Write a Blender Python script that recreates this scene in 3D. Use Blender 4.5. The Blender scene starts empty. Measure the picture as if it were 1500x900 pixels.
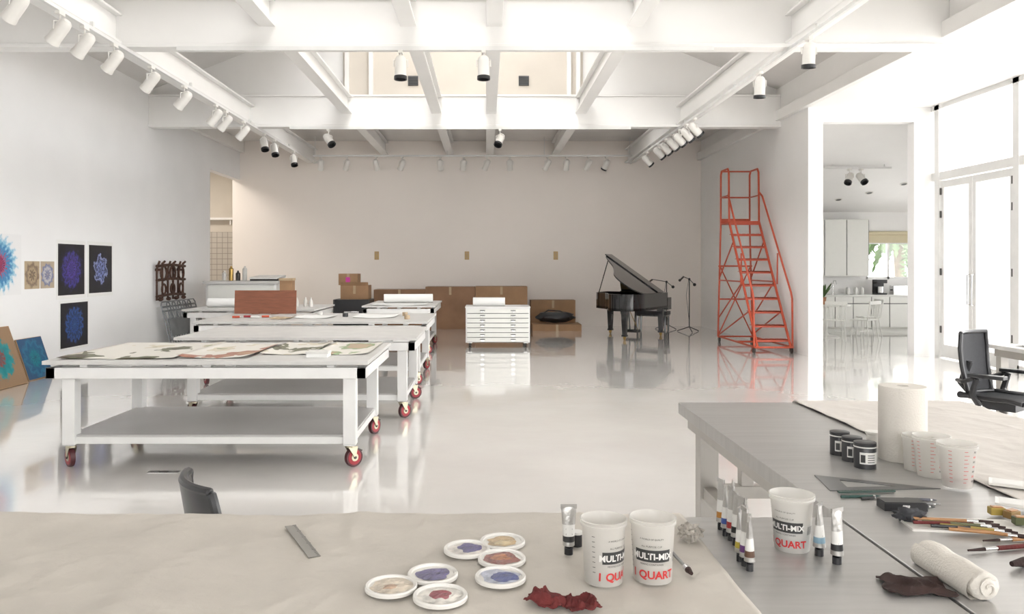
import bpy, bmesh, math, random
from mathutils import Vector, Matrix, noise, Euler
random.seed(7)
scene = bpy.context.scene
F = 1166.67
EYE = 1.6
pi = math.pi

def at(u, v, h=0.0):
    """survey reading: point at height h -> plan X,Y"""
    s = (v-390.0)/(EYE-h)
    return ((u-712.0)/s, F/s)

# ---------------------------------------------------------------- materials
def M(name, col, rough=.5, metal=0., var=.06, scale=8., bump=0., bscale=60., spec=.5, coat=0., stretch=None, trans=0.):
    m = bpy.data.materials.new(name); m.use_nodes = True
    nt = m.node_tree; n = nt.nodes; l = nt.links
    p = n['Principled BSDF']
    p.inputs['Roughness'].default_value = rough
    p.inputs['Metallic'].default_value = metal
    p.inputs['Specular IOR Level'].default_value = spec
    p.inputs['Coat Weight'].default_value = coat
    p.inputs['Transmission Weight'].default_value = trans
    tc = n.new('ShaderNodeTexCoord'); mp = n.new('ShaderNodeMapping')
    l.new(tc.outputs['Object'], mp.inputs['Vector'])
    if stretch: mp.inputs['Scale'].default_value = stretch
    nz = n.new('ShaderNodeTexNoise'); nz.inputs['Scale'].default_value = scale; nz.inputs['Detail'].default_value = 4
    l.new(mp.outputs[0], nz.inputs['Vector'])
    rp = n.new('ShaderNodeValToRGB')
    c = Vector(col[:3])
    a = c*(1-var); b = c*(1+var)
    rp.color_ramp.elements[0].position = .3; rp.color_ramp.elements[1].position = .7
    rp.color_ramp.elements[0].color = (a[0],a[1],a[2],1); rp.color_ramp.elements[1].color = (min(b[0],1),min(b[1],1),min(b[2],1),1)
    l.new(nz.outputs['Fac'], rp.inputs['Fac']); l.new(rp.outputs[0], p.inputs['Base Color'])
    if bump:
        n2 = n.new('ShaderNodeTexNoise'); n2.inputs['Scale'].default_value = bscale; n2.inputs['Detail'].default_value = 5
        l.new(mp.outputs[0], n2.inputs['Vector'])
        bp = n.new('ShaderNodeBump'); bp.inputs['Strength'].default_value = bump; bp.inputs['Distance'].default_value = .01
        l.new(n2.outputs['Fac'], bp.inputs['Height']); l.new(bp.outputs[0], p.inputs['Normal'])
    return m

def mandala(name, bg, cols, R=.3, petals=12, seed=0., square=False):
    """radial artwork: cols = list of (pos,color) along the radius, bg outside"""
    m = bpy.data.materials.new(name); m.use_nodes = True
    nt = m.node_tree; n = nt.nodes; l = nt.links
    p = n['Principled BSDF']; p.inputs['Roughness'].default_value = .45
    tc = n.new('ShaderNodeTexCoord')
    sp = n.new('ShaderNodeSeparateXYZ'); l.new(tc.outputs['Object'], sp.inputs[0])
    def math_(op, a, b=None, v=None):
        k = n.new('ShaderNodeMath'); k.operation = op
        if hasattr(a,'links'): l.new(a, k.inputs[0])
        else: k.inputs[0].default_value = a
        if b is not None:
            if hasattr(b,'links'): l.new(b, k.inputs[1])
            else: k.inputs[1].default_value = b
        return k.outputs[0]
    X, Y = sp.outputs[0], sp.outputs[1]
    ang = math_('ARCTAN2', Y, X)
    r = math_('SQRT', math_('ADD', math_('MULTIPLY', X, X), math_('MULTIPLY', Y, Y)))
    wav = math_('SINE', math_('MULTIPLY', ang, float(petals)))
    wav2 = math_('ABSOLUTE', math_('SINE', math_('ADD', math_('MULTIPLY', ang, petals/2.), math_('MULTIPLY', r, 18.))))
    nz = n.new('ShaderNodeTexNoise'); nz.inputs['Scale'].default_value = 22; nz.inputs['Detail'].default_value = 6
    l.new(tc.outputs['Object'], nz.inputs['Vector'])
    nn = math_('MULTIPLY', math_('SUBTRACT', nz.outputs['Fac'], .5), .45)
    rr = math_('DIVIDE', r, R)
    t = math_('ADD', rr, math_('MULTIPLY', wav, .07))
    t = math_('ADD', t, math_('MULTIPLY', wav2, .12))
    t = math_('ADD', t, nn)
    rp = n.new('ShaderNodeValToRGB'); cr = rp.color_ramp
    cr.elements[0].position = cols[0][0]; cr.elements[0].color = (*cols[0][1],1)
    cr.elements[1].position = 1.0; cr.elements[1].color = (*bg,1)
    for q, c in cols[1:]:
        e = cr.elements.new(q); e.color = (*c,1)
    l.new(t, rp.inputs['Fac']); l.new(rp.outputs[0], p.inputs['Base Color'])
    return m

white   = M('white_paint', (.86,.85,.835), .5, var=.012, scale=2, bump=.04, bscale=90)
wallL   = M('plaster_left', (.83,.83,.83), .6, var=.02, scale=1.2, bump=.05, bscale=70)
wallB   = M('plaster_back', (.86,.80,.745), .6, var=.02, scale=.6, bump=.05, bscale=70)
beamM   = M('beam_paint', (.83,.82,.80), .42, var=.015, scale=2)
roofM   = M('ceiling_paint', (.70,.68,.66), .7, var=.03, scale=2)
beige   = M('lightwell_paint', (.64,.59,.52), .7, var=.03, scale=2)
steelW  = M('white_enamel', (.74,.735,.72), .35, var=.03, scale=6)
tableTop= M('table_board', (.58,.57,.55), .4, var=.06, scale=5)
shelfM  = M('shelf_board', (.48,.465,.455), .3, var=.04, scale=3)
alu     = M('brushed_aluminium', (.42,.41,.395), .33, metal=.55, var=.07, scale=3, bump=.03, bscale=40, stretch=(1,14,1))
legM    = M('aluminium_leg', (.44,.42,.39), .38, metal=.5, var=.04)
chrome  = M('chrome', (.7,.7,.7), .2, metal=1, var=.02)
darkmet = M('dark_metal', (.07,.065,.06), .4, metal=.6, var=.1)
black   = M('black_plastic', (.018,.018,.02), .35, var=.1)
blackm  = M('black_mesh_fabric', (.025,.026,.03), .7, var=.2, scale=60, bump=.3, bscale=300)
pianoM  = M('piano_lacquer', (.006,.006,.007), .07, var=.1, coat=.6)
gold    = M('piano_plate', (.45,.30,.10), .35, metal=.9)
ivory   = M('ivory_keys', (.75,.73,.68), .3)
redrub  = M('red_rubber', (.30,.012,.022), .4, var=.1)
tyreM   = M('dark_tyre', (.08,.022,.026), .5, var=.1)
orange  = M('orange_enamel', (.48,.075,.032), .4, var=.06)
card    = M('cardboard', (.33,.195,.105), .8, var=.1, scale=4, bump=.1, bscale=60)
cardD   = M('cardboard_dark', (.25,.14,.08), .8, var=.12, scale=3, bump=.1, bscale=60)  # darker cardboard copy: shade on the long crates put into the colour
tape    = M('packing_tape', (.45,.33,.2), .3)
ply     = M('red_plywood', (.24,.085,.045), .55, var=.15, scale=6, stretch=(1,8,8))
wood    = M('wood_handle', (.36,.18,.07), .4, var=.15, scale=20)
pine    = M('pine_board', (.45,.29,.16), .6, var=.12, scale=5, stretch=(8,1,1))
paper   = M('white_paper', (.80,.80,.78), .7, var=.01)
towel   = M('paper_towel', (.62,.585,.53), .9, var=.03, bump=.25, bscale=160)
tanp    = M('tan_paper', (.46,.36,.24), .8, var=.2, scale=9)
plate   = M('brass_plate', (.50,.34,.15), .45, var=.08)
ventM   = M('vent_grille', (.10,.10,.10), .6)
chairgr = M('grey_folding_metal', (.22,.23,.24), .4, metal=.5)
iron    = M('rusty_iron', (.075,.036,.024), .6, metal=.4, var=.3, scale=25, bump=.3)
concrete= M('patio_concrete', (.72,.71,.69), .8, var=.05, scale=1)
cabM    = M('cabinet_white', (.74,.74,.70), .4, var=.01)
counter = M('counter_white', (.70,.70,.67), .25, var=.02)
leaf    = M('foliage', (.05,.10,.025), .6, var=.5, scale=6)
palmM   = M('palm_trunk', (.10,.075,.045), .9, var=.4, scale=10, bump=.5)
potM    = M('terracotta', (.45,.22,.12), .7)
blindM  = M('roller_blind', (.62,.55,.38), .7, var=.03)
plastic = M('white_plastic_lid', (.64,.62,.58), .3, var=.01)
inkK    = M('black_print', (.03,.03,.03), .5)
inkR    = M('red_print', (.50,.03,.03), .5)
label   = M('white_label', (.66,.65,.62), .5)
redcloth= M('crimson_cloth', (.11,.014,.013), .85, var=.25, scale=20, bump=.3, bscale=150)
browncl = M('dark_brown_cloth', (.035,.018,.015), .9, var=.3, scale=20, bump=.3, bscale=150)
# architectural glass: clear, mirror-like only at grazing angles
glassM = bpy.data.materials.new('window_glass'); glassM.use_nodes = True
nt = glassM.node_tree; nt.nodes.clear()
o = nt.nodes.new('ShaderNodeOutputMaterial'); mx = nt.nodes.new('ShaderNodeMixShader'); tr = nt.nodes.new('ShaderNodeBsdfTransparent'); gl = nt.nodes.new('ShaderNodeBsdfGlossy')
lw = nt.nodes.new('ShaderNodeLayerWeight'); lw.inputs['Blend'].default_value=.5
pw = nt.nodes.new('ShaderNodeMath'); pw.operation='POWER'; pw.inputs[1].default_value=5
ad = nt.nodes.new('ShaderNodeMath'); ad.operation='MULTIPLY_ADD'; ad.inputs[1].default_value=.8; ad.inputs[2].default_value=.04
gl.inputs['Roughness'].default_value = .02
nt.links.new(lw.outputs['Facing'], pw.inputs[0]); nt.links.new(pw.outputs[0], ad.inputs[0])
nt.links.new(ad.outputs[0], mx.inputs[0]); nt.links.new(tr.outputs[0], mx.inputs[1]); nt.links.new(gl.outputs[0], mx.inputs[2]); nt.links.new(mx.outputs[0], o.inputs[0])

def cupmat():
    m = M('translucent_plastic', (.68,.66,.62), .3, var=.02)
    nt = m.node_tree; n = nt.nodes; l = nt.links
    out = n['Material Output']; p = n['Principled BSDF']
    tl = n.new('ShaderNodeBsdfTranslucent'); tl.inputs[0].default_value = (.72,.70,.66,1)
    tp = n.new('ShaderNodeBsdfTransparent')
    a = n.new('ShaderNodeMixShader'); a.inputs[0].default_value = .35
    b = n.new('ShaderNodeMixShader'); b.inputs[0].default_value = .34
    l.new(p.outputs[0], a.inputs[1]); l.new(tl.outputs[0], a.inputs[2]); l.new(a.outputs[0], b.inputs[1]); l.new(tp.outputs[0], b.inputs[2]); l.new(b.outputs[0], out.inputs[0])
    return m
cupM = cupmat()

# floor
floorM = bpy.data.materials.new('epoxy_floor'); floorM.use_nodes = True
nt = floorM.node_tree; n = nt.nodes; l = nt.links; p = n['Principled BSDF']
tc = n.new('ShaderNodeTexCoord')
nz = n.new('ShaderNodeTexNoise'); nz.inputs['Scale'].default_value = .9; nz.inputs['Detail'].default_value = 6
l.new(tc.outputs['Object'], nz.inputs['Vector'])
rp = n.new('ShaderNodeValToRGB'); rp.color_ramp.elements[0].position=.35; rp.color_ramp.elements[1].position=.65
rp.color_ramp.elements[0].color=(.76,.73,.695,1); rp.color_ramp.elements[1].color=(.82,.795,.76,1)
l.new(nz.outputs['Fac'], rp.inputs[0]); l.new(rp.outputs[0], p.inputs['Base Color'])
p.inputs['Roughness'].default_value=.14; p.inputs['Specular IOR Level'].default_value=.6
p.inputs['Coat Weight'].default_value=1.0; p.inputs['Coat IOR'].default_value=1.6
mr = n.new('ShaderNodeMapRange'); mr.inputs['From Min'].default_value=.35; mr.inputs['From Max'].default_value=.7; mr.inputs['To Min'].default_value=.025; mr.inputs['To Max'].default_value=.09
l.new(nz.outputs['Fac'], mr.inputs[0]); l.new(mr.outputs[0], p.inputs['Coat Roughness'])
n2 = n.new('ShaderNodeTexNoise'); n2.inputs['Scale'].default_value = 3.0; n2.inputs['Detail'].default_value = 2
l.new(tc.outputs['Object'], n2.inputs['Vector'])
bp = n.new('ShaderNodeBump'); bp.inputs['Strength'].default_value=.20; bp.inputs['Distance'].default_value=.004
l.new(n2.outputs['Fac'], bp.inputs['Height']); l.new(bp.outputs[0], p.inputs['Normal']); l.new(bp.outputs[0], p.inputs['Coat Normal'])

# canvas
canvasM = M('canvas_dropcloth', (.49,.455,.405), .85, var=.07, scale=4, bump=.9, bscale=9)
canvasW = M('white_dropcloth', (.56,.525,.485), .85, var=.05, scale=3, bump=.9, bscale=9)
# tiles
tileM = bpy.data.materials.new('wall_tiles'); tileM.use_nodes = True
nt = tileM.node_tree; n = nt.nodes; l = nt.links
tc = n.new('ShaderNodeTexCoord'); mp = n.new('ShaderNodeMapping'); mp.inputs['Rotation'].default_value=(pi/2,0,0)
br = n.new('ShaderNodeTexBrick'); br.offset=0; br.inputs['Color1'].default_value=(.55,.51,.46,1); br.inputs['Color2'].default_value=(.53,.49,.44,1); br.inputs['Mortar'].default_value=(.30,.27,.24,1)
br.inputs['Scale'].default_value=1; br.inputs['Brick Width'].default_value=.15; br.inputs['Row Height'].default_value=.15; br.inputs['Mortar Size'].default_value=.008
l.new(tc.outputs['Object'], mp.inputs[0]); l.new(mp.outputs[0], br.inputs[0]); l.new(br.outputs[0], n['Principled BSDF'].inputs['Base Color'])

# ---------------------------------------------------------------- mesh builder
class MB:
    def __init__(s, name): s.name=name; s.V=[]; s.Fc=[]; s.I=[]; s.mats=[]
    def mi(s, m):
        if m not in s.mats: s.mats.append(m)
        return s.mats.index(m)
    def add(s, V, Fc, mat, X=None):
        b=len(s.V); k=s.mi(mat)
        s.V += [tuple(X@Vector(v)) if X else tuple(v) for v in V]
        s.Fc += [tuple(b+i for i in f) for f in Fc]; s.I += [k]*len(Fc)
        return s
    def box(s, c, d, mat, rot=None, X=None):
        hx,hy,hz=[q/2 for q in d]
        R = Euler(rot).to_matrix() if rot else None
        V=[]
        for x in(-hx,hx):
            for y in(-hy,hy):
                for z in(-hz,hz):
                    v=Vector((x,y,z)); v = R@v if R else v
                    V.append(v+Vector(c))
        return s.add(V,[(0,1,3,2),(4,6,7,5),(0,4,5,1),(2,3,7,6),(0,2,6,4),(1,5,7,3)],mat,X)
    def bb(s, x0,x1,y0,y1,z0,z1,mat,X=None):
        return s.box(((x0+x1)/2,(y0+y1)/2,(z0+z1)/2),(abs(x1-x0),abs(y1-y0),abs(z1-z0)),mat,X=X)
    def cyl(s, p0,p1,r0,mat,r1=None,n=16,X=None,cap=True):
        r1 = r0 if r1 is None else r1
        p0=Vector(p0);p1=Vector(p1); d=(p1-p0).normalized()
        a = d.orthogonal().normalized(); b=d.cross(a)
        V=[];Fc=[]
        for P,r in((p0,r0),(p1,r1)):
            for i in range(n):
                t=2*pi*i/n; V.append(P+a*math.cos(t)*r+b*math.sin(t)*r)
        for i in range(n):
            j=(i+1)%n; Fc.append((i,j,n+j,n+i))
        if cap: Fc += [tuple(range(n))[::-1], tuple(range(n,2*n))]
        return s.add(V,Fc,mat,X)
    def tube(s, pts, r, mat, n=8, X=None):
        pts=[Vector(p) for p in pts]; V=[];Fc=[]
        d0=(pts[1]-pts[0]).normalized(); a=d0.orthogonal().normalized()
        for k,P in enumerate(pts):
            if k==0: d=d0
            elif k==len(pts)-1: d=(P-pts[k-1]).normalized()
            else: d=((P-pts[k-1]).normalized()+(pts[k+1]-P).normalized()).normalized()
            a=(a-d*a.dot(d)).normalized(); b=d.cross(a)
            sc=1.
            if 0<k<len(pts)-1:
                c=(P-pts[k-1]).normalized().dot(d); sc=min(1/max(c,.5),1.5)
            for i in range(n):
                t=2*pi*i/n; V.append(P+a*math.cos(t)*r*sc+b*math.sin(t)*r*sc)
        for k in range(len(pts)-1):
            for i in range(n):
                j=(i+1)%n; Fc.append((k*n+i,k*n+j,(k+1)*n+j,(k+1)*n+i))
        m=len(pts)
        Fc += [tuple(range(n))[::-1], tuple(range((m-1)*n,m*n))]
        return s.add(V,Fc,mat,X)
    def lathe(s, prof, c, mat, n=28, X=None):
        V=[];Fc=[]; m=len(prof)
        for r,z in prof:
            for i in range(n):
                t=2*pi*i/n; V.append((c[0]+max(r,1e-5)*math.cos(t),c[1]+max(r,1e-5)*math.sin(t),c[2]+z))
        for k in range(m-1):
            for i in range(n):
                j=(i+1)%n; Fc.append((k*n+i,k*n+j,(k+1)*n+j,(k+1)*n+i))
        return s.add(V,Fc,mat,X)
    def prism(s, out, z0, z1, mat, X=None):
        n=len(out); V=[(x,y,z0) for x,y in out]+[(x,y,z1) for x,y in out]
        Fc=[tuple(range(n))[::-1],tuple(range(n,2*n))]+[(i,(i+1)%n,n+(i+1)%n,n+i) for i in range(n)]
        return s.add(V,Fc,mat,X)
    def grid(s, fn, nu, nv, mat, X=None):
        V=[fn(i/nu,j/nv) for i in range(nu+1) for j in range(nv+1)]
        Fc=[(i*(nv+1)+j,(i+1)*(nv+1)+j,(i+1)*(nv+1)+j+1,i*(nv+1)+j+1) for i in range(nu) for j in range(nv)]
        return s.add(V,Fc,mat,X)
    def ball(s, c, r, mat, sc=(1,1,1), n=14, jit=0., X=None):
        def f(a,b):
            t=2*pi*a; q=pi*b-pi/2
            v=Vector((math.cos(t)*math.cos(q),math.sin(t)*math.cos(q),math.sin(q)))
            k=1+jit*noise.noise(v*2.3+Vector(c)*9)
            return (c[0]+v.x*r*sc[0]*k,c[1]+v.y*r*sc[1]*k,c[2]+v.z*r*sc[2]*k)
        return s.grid(f,n,n//2+2,mat,X)
    def done(s, loc=(0,0,0), rot=(0,0,0), bevel=0, solid=0, sub=0, ang=35, parent=None):
        me=bpy.data.meshes.new(s.name); me.from_pydata(s.V,[],s.Fc)
        for m in s.mats: me.materials.append(m)
        me.polygons.foreach_set('material_index',s.I)
        bm=bmesh.new(); bm.from_mesh(me); bmesh.ops.remove_doubles(bm,verts=bm.verts,dist=1e-6) if solid or sub else None
        bmesh.ops.recalc_face_normals(bm,faces=bm.faces); bm.to_mesh(me); bm.free()
        me.update(); me.shade_smooth(); me.set_sharp_from_angle(angle=math.radians(ang))
        ob=bpy.data.objects.new(s.name,me); scene.collection.objects.link(ob)
        ob.location=loc; ob.rotation_euler=rot
        if solid:
            q=ob.modifiers.new('solid','SOLIDIFY'); q.thickness=solid; q.offset=0
        if sub:
            q=ob.modifiers.new('sub','SUBSURF'); q.levels=sub; q.render_levels=sub
        if bevel:
            q=ob.modifiers.new('bev','BEVEL'); q.width=bevel; q.segments=2; q.limit_method='ANGLE'; q.angle_limit=math.radians(50)
        if parent: ob.parent=parent
        return ob

# ---------------------------------------------------------------- room shell
XL,XR=-6.55,5.72; YB=21.2; YE=14.14; XW=7.9; YF=-4.0
YA,YBm=9.93,15.56
CX=(XL+XR)/2
m=MB('floor'); m.bb(-10,8.1,YF-.2,YB+1.3,-.12,0,floorM); m.bb(8.1,12.3,YE,20.2,-.12,0,floorM); m.done()
m=MB('patio_ground'); m.bb(8.1,30,-20,YE,-.2,-.05,concrete); m.bb(-30,30,-20,YF-.2,-.2,-.05,concrete); m.bb(-30,30,22.6,40,-.2,-.05,concrete); m.bb(12.3,30,YE,22.6,-.2,-.05,concrete); m.done()
m=MB('wall_left'); m.bb(XL-.2,XL,YF,18.9,0,5.16,wallL); m.bb(XL-.2,XL,18.9,YB,3.9,5.1,wallL); m.done()
m=MB('wall_back'); m.bb(XL-.2,XR+.2,YB,YB+.2,0,5.08,wallB); m.done()
m=MB('wall_right'); m.bb(XR,XR+.2,YE,YB,0,5.16,white); m.bb(XR,XR+.2,YF,YE,4.42,5.16,white); m.done()
# partition to kitchen with opening
m=MB('wall_partition')
m.bb(XR+.2,5.98,YE,YE+.22,0,4.6,white); m.bb(7.6,XW+.1,YE,YE+.22,0,4.6,white); m.bb(5.98,7.6,YE,YE+.22,4.16,4.6,white); m.bb(8.0,12.3,YE,YE+.2,0,5.2,white)
m.done()
# unseen wall behind the camera; its openings are added and sized for light
m=MB('wall_front')
m.bb(XL-.2,XW+.1,YF-.2,YF,4.0,5.0,white); m.bb(XL-.2,-4.4,YF-.2,YF,0,4,white); m.bb(4.6,XW+.1,YF-.2,YF,0,4,white); m.bb(-4.4,4.6,YF-.2,YF,0,1.6,white)
for x in (-1.8,1.6): m.bb(x,x+.2,YF-.2,YF,.5,4,white)
m.prism([(XL-.2,0),(XR+.2,0),(1.85,1.6),(1.85,3.6),(-2.75,3.6),(-2.75,1.6)],0,.2,white,X=Matrix.Translation((0,YF,5.0))@Matrix.Rotation(pi/2,4,'X'))
m.done()
# alcove ceiling + roof
m=MB('ceiling')
m.bb(XR+.15,XW+.3,YF,YE+.2,4.6,4.8,white)
m.bb(XR+.2,XW+.3,YF,YE,4.42,4.6,white)
# back bay ceiling; two hidden openings added behind the main beam brighten the back
ya,yb=16.7,18.4; yc=YBm+.19
m.bb(XL-.2,XR+.2,yc,ya,4.93,5.1,roofM); m.bb(XL-.2,XR+.2,yb,YB+.2,4.93,5.1,roofM)
m.bb(XL-.2,-3.9,ya,yb,4.93,5.1,roofM); m.bb(-3.2,2.4,ya,yb,4.93,5.1,roofM); m.bb(3.1,XR+.2,ya,yb,4.93,5.1,roofM)
def slab(x0,z0,x1,z1,y0,y1,mat,t=.15):
    m.add([(x0,y0,z0),(x1,y0,z1),(x1,y1,z1),(x0,y1,z0),(x0,y0,z0+t),(x1,y0,z1+t),(x1,y1,z1+t),(x0,y1,z0+t)],
          [(0,1,2,3),(4,7,6,5),(0,4,5,1),(1,5,6,2),(2,6,7,3),(3,7,4,0)],mat)
slab(XL-.2,5.0,-2.70,6.6,YF-.2,YBm+.4,roofM)
slab(1.80,6.6,XR+.2,5.0,YF-.2,YBm+.4,roofM)
# gable infill above beam B
m.prism([(XL-.2,0),(XR+.2,0),(XR+.2,.22),(1.85,1.84),(-2.75,1.84),(XL-.2,.22)],0,.14,white,X=Matrix.Translation((0,YBm+.24,4.86))@Matrix.Rotation(pi/2,4,'X'))
# light well
m.bb(-2.87,-2.75,YF,YBm+.2,6.5,8.65,beige); m.bb(1.85,1.97,YF,YBm+.2,6.5,8.65,beige)
m.bb(-2.80,1.90,YBm+.06,YBm+.115,4.94,8.65,beige)
m.bb(-2.87,1.97,YF-.2,6,8.6,8.75,white); m.bb(-2.87,1.97,14.7,YBm+.2,8.6,8.75,white)
m.bb(-2.87,-2.1,6,14.7,8.6,8.75,white); m.bb(1.2,1.97,6,14.7,8.6,8.75,white)
m.done()
m=MB('skylight_frame')
for y in (6,8.8,11.6,14.6): m.bb(-2.1,1.2,y,y+.1,8.6,8.72,steelW)
m.done()
# corner posts of the well and vents
m=MB('trim_posts')
for x in (-2.72,-2.25,1.62,1.86-.06): m.bb(x-.04,x+.04,YBm-.02,YBm+.06,4.93,8.0,beamM)
m.done()
for x in (-1.43,.74):
    m=MB('air_vent'); m.bb(x-.10,x+.10,YBm+.04,YBm+.06,5.14,5.33,ventM)
    for k in range(6): m.box((x,YBm+.03,5.16+k*.03),(.18,.02,.006),chairgr,rot=(.5,0,0))
    m.done()

# beams
m=MB('ceiling_beams')
def ibeamX(y,z0,z1,x0,x1,w=.3,web=.2):
    m.bb(x0,x1,y-w/2,y+w/2,z0,z0+.05,beamM); m.bb(x0,x1,y-w/2,y+w/2,z1-.04,z1,beamM); m.bb(x0,x1,y-web/2,y+web/2,z0+.05,z1-.04,beamM)
def ibeamY(x,z0,z1,y0,y1,w=.2,web=.04):
    m.bb(x-w/2,x+w/2,y0,y1,z0,z0+.035,beamM); m.bb(x-w/2,x+w/2,y0,y1,z1-.03,z1,beamM); m.bb(x-web/2,x+web/2,y0,y1,z0+.035,z1-.03,beamM)
for y in (YF+2.7,4.3,YA,YBm): ibeamX(y,4.3,4.93,XL,XR,w=.24,web=.2)
for x in (-4.62,3.82): ibeamY(x,4.34,4.72,YF,YB,w=.26,web=.1)
for x in (-2.7,-.96,.1,1.84): ibeamY(x,4.56,4.9,YF,YB,w=.2,web=.05)
m.bb(XL,XL+.12,YBm,YB,4.62,4.92,beamM)
m.bb(XR-.1,XR,YF,YB,4.42,4.62,beamM)
m.done(bevel=.006)

# tracks
m=MB('lighting_track')
m.bb(-4.47,-4.43,YF+.1,YB-.5,4.26,4.30,steelW); m.bb(3.73,3.77,YF+.1,YB-.5,4.26,4.30,steelW)
m.bb(-4.45,3.75,20.48,20.52,4.42,4.46,steelW)
for y in range(-3,21,3):
    for x in (-4.45,3.75): m.bb(x-.02,x+.02,y-.02,y+.02,4.3,4.36,steelW)
for x in (-4.4,-1,1.5,3.7): m.cyl((x,20.5,4.46),(x,20.5,4.95),.008,steelW,n=8)
m.bb(-3.8,2.8,YBm-.16,YBm-.12,4.25,4.30,steelW); m.bb(-3.8,2.8,YA-.16,YA-.12,4.25,4.30,steelW)
m.done()

lampM = M('spot_white', (.76,.74,.70), .35, var=.02)
def spot(x,y,ztop,aim,front=black,sc=1.):
    m=MB('track_spotlight')
    m.box((0,0,-.02),(.05,.12,.035),lampM); m.cyl((0,0,-.03),(0,0,-.10),.01,lampM,n=8)
    a=Vector(aim).normalized(); c=Vector((0,0,-.20))
    side=a.cross(Vector((0,0,1)))
    side = Vector((1,0,0)) if side.length<.05 else side.normalized()
    m.tube([c+side*.085, c+side*.085+Vector((0,0,.08)), Vector((0,0,-.10)), c-side*.085+Vector((0,0,.08)), c-side*.085],.008,lampM,n=6)
    q=a.to_track_quat('-Z','Y').to_matrix().to_4x4(); X=Matrix.Translation(c)@q@Matrix.Diagonal((1.12,1.12,1.12,1))
    m.lathe([(0,.12),(.035,.12),(.055,.10),(.062,.06),(.064,-.10),(.070,-.12),(.070,-.14)],(0,0,0),lampM,n=20,X=X)
    m.lathe([(.070,-.14),(.060,-.14),(.055,-.08),(.0,-.06)],(0,0,0),front,n=20,X=X)
    if front is black: m.lathe([(.0715,-.105),(.0715,-.142)],(0,0,0),black,n=20,X=X)
    m.done(loc=(x,y,ztop))
for i,u in enumerate((25,88,124,167,222,270,316,331,357,387,402,430)):
    spot(-4.45,F*4.45/(712-u),4.26,(-.75 if i<9 else .2,.25 if i<9 else -.3,-.75),front=lampM if i<9 else black)
for i,u in enumerate((1185,1113,1018,1006,995,985,975,965,948)):
    spot(3.75,F*3.75/(u-712),4.26,((0,.1,-1) if i<2 else (.75,.2,-.7)),front=black)
for i,u in enumerate((470,508,551,589,645,679,713,747,802,830,862,888)):
    spot((u-712)/56.9,20.5,4.42,(random.uniform(-.5,.5),.6,-.9),front=lampM if i<11 else black)
for x in (-1.05,-.03): spot(x,YA-.14,4.25,(0,-.05,-1))
for x,a in ((-3.05,(.5,-.4,-.7)),(.27,(-.3,-.6,-.8))): spot(x,YBm-.14,4.25,a)

# ---------------------------------------------------------------- window wall
ybays=[YE-.12,11.93,9.6,7.3,5.0,2.7,.4,-1.9,YF]
m=MB('window_1')
W=.14
for k,y in enumerate(ybays[:-1]):
    m.bb(XW,XW+.14,y-.12,y+.02,0,4.42,steelW)
m.bb(XW,XW+.14,YF,YE,4.34,4.42,steelW)
m.bb(XW+.01,XW+.13,YF,YE,3.10,3.24,steelW)
m.bb(XW,XW+.14,YF,11.85,0,.12,steelW)
m.bb(XW+.065,XW+.075,YF,YE-.14,3.24,4.34,glassM)
m.bb(XW+.065,XW+.075,YF,11.8,.12,3.10,glassM)
m.done()
def doorleaf(name,y0,y1,hy):
    m=MB(name); a=.09
    x0,x1=XW+.03,XW+.08
    m.bb(x0,x1,y0,y0+a,.02,3.08,steelW); m.bb(x0,x1,y1-a,y1,.02,3.08,steelW)
    m.bb(x0,x1,y0+a,y1-a,.02,.24,steelW); m.bb(x0,x1,y0+a,y1-a,2.96,3.08,steelW)
    m.bb(x0+.02,x0+.03,y0+a,y1-a,.24,2.96,glassM)
    m.tube([(x0,hy,.95),(x0-.05,hy,.97),(x0-.05,hy,1.45),(x0,hy,1.47)],.01,chrome)
    yh = y1-.01 if hy<(y0+y1)/2 else y0+.01
    for z in (.5,1.5,2.5,2.9): m.cyl((x0-.012,yh,z-.06),(x0-.012,yh,z+.06),.016,darkmet,n=8)
    m.done()
doorleaf('door_1',13.0,13.88,13.05); doorleaf('door_2',11.97,12.98,12.93)

# ---------------------------------------------------------------- kitchen
KY=19.9
m=MB('wall_kitchen')
wx0,wx1,wz0,wz1=9.5,11.1,1.27,2.4
m.bb(XR+.2,wx0,KY,KY+.2,0,3.2,white); m.bb(wx1,12.3,KY,KY+.2,0,3.2,white); m.bb(wx0,wx1,KY,KY+.2,0,wz0,white); m.bb(wx0,wx1,KY,KY+.2,wz1,3.2,white)
m.bb(12.1,12.3,YE+.2,15.2,0,5.2,white); m.bb(12.1,12.3,18.2,KY+.2,0,5.2,white); m.bb(12.1,12.3,15.2,18.2,0,.9,white); m.bb(12.1,12.3,15.2,18.2,2.5,5.2,white)  # side wall with an unseen opening, added and sized to brighten the kitchen
m.done()
m=MB('ceiling_kitchen')
slope=(4.75-2.95)/(KY-YE)
def cz(y): return 2.95+(KY-y)*slope
m.add([(XR+.2,YE+.2,cz(YE+.2)),(12.3,YE+.2,cz(YE+.2)),(12.3,KY+.2,cz(KY+.2)),(XR+.2,KY+.2,cz(KY+.2)),(XR+.2,YE+.2,cz(YE+.2)+.15),(12.3,YE+.2,cz(YE+.2)+.15),(12.3,KY+.2,cz(KY+.2)+.15),(XR+.2,KY+.2,cz(KY+.2)+.15)],
      [(0,1,2,3),(4,7,6,5),(0,4,5,1),(1,5,6,2),(2,6,7,3),(3,7,4,0)],white)
m.done()
for x,y in ((8.45,19.1),(9.0,18.7),(9.55,18.2)):
    m=MB('recessed_downlight'); X=Matrix.Translation((x,y,cz(y)-.004))@Matrix.Rotation(-math.atan(slope),4,'X')
    m.lathe([(.085,.0),(.085,-.012),(.065,-.012),(.06,.0)],(0,0,0),lampM,X=X); m.cyl((0,0,-.001),(0,0,-.006),.064,ventM,X=X,n=24); m.done()
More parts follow.
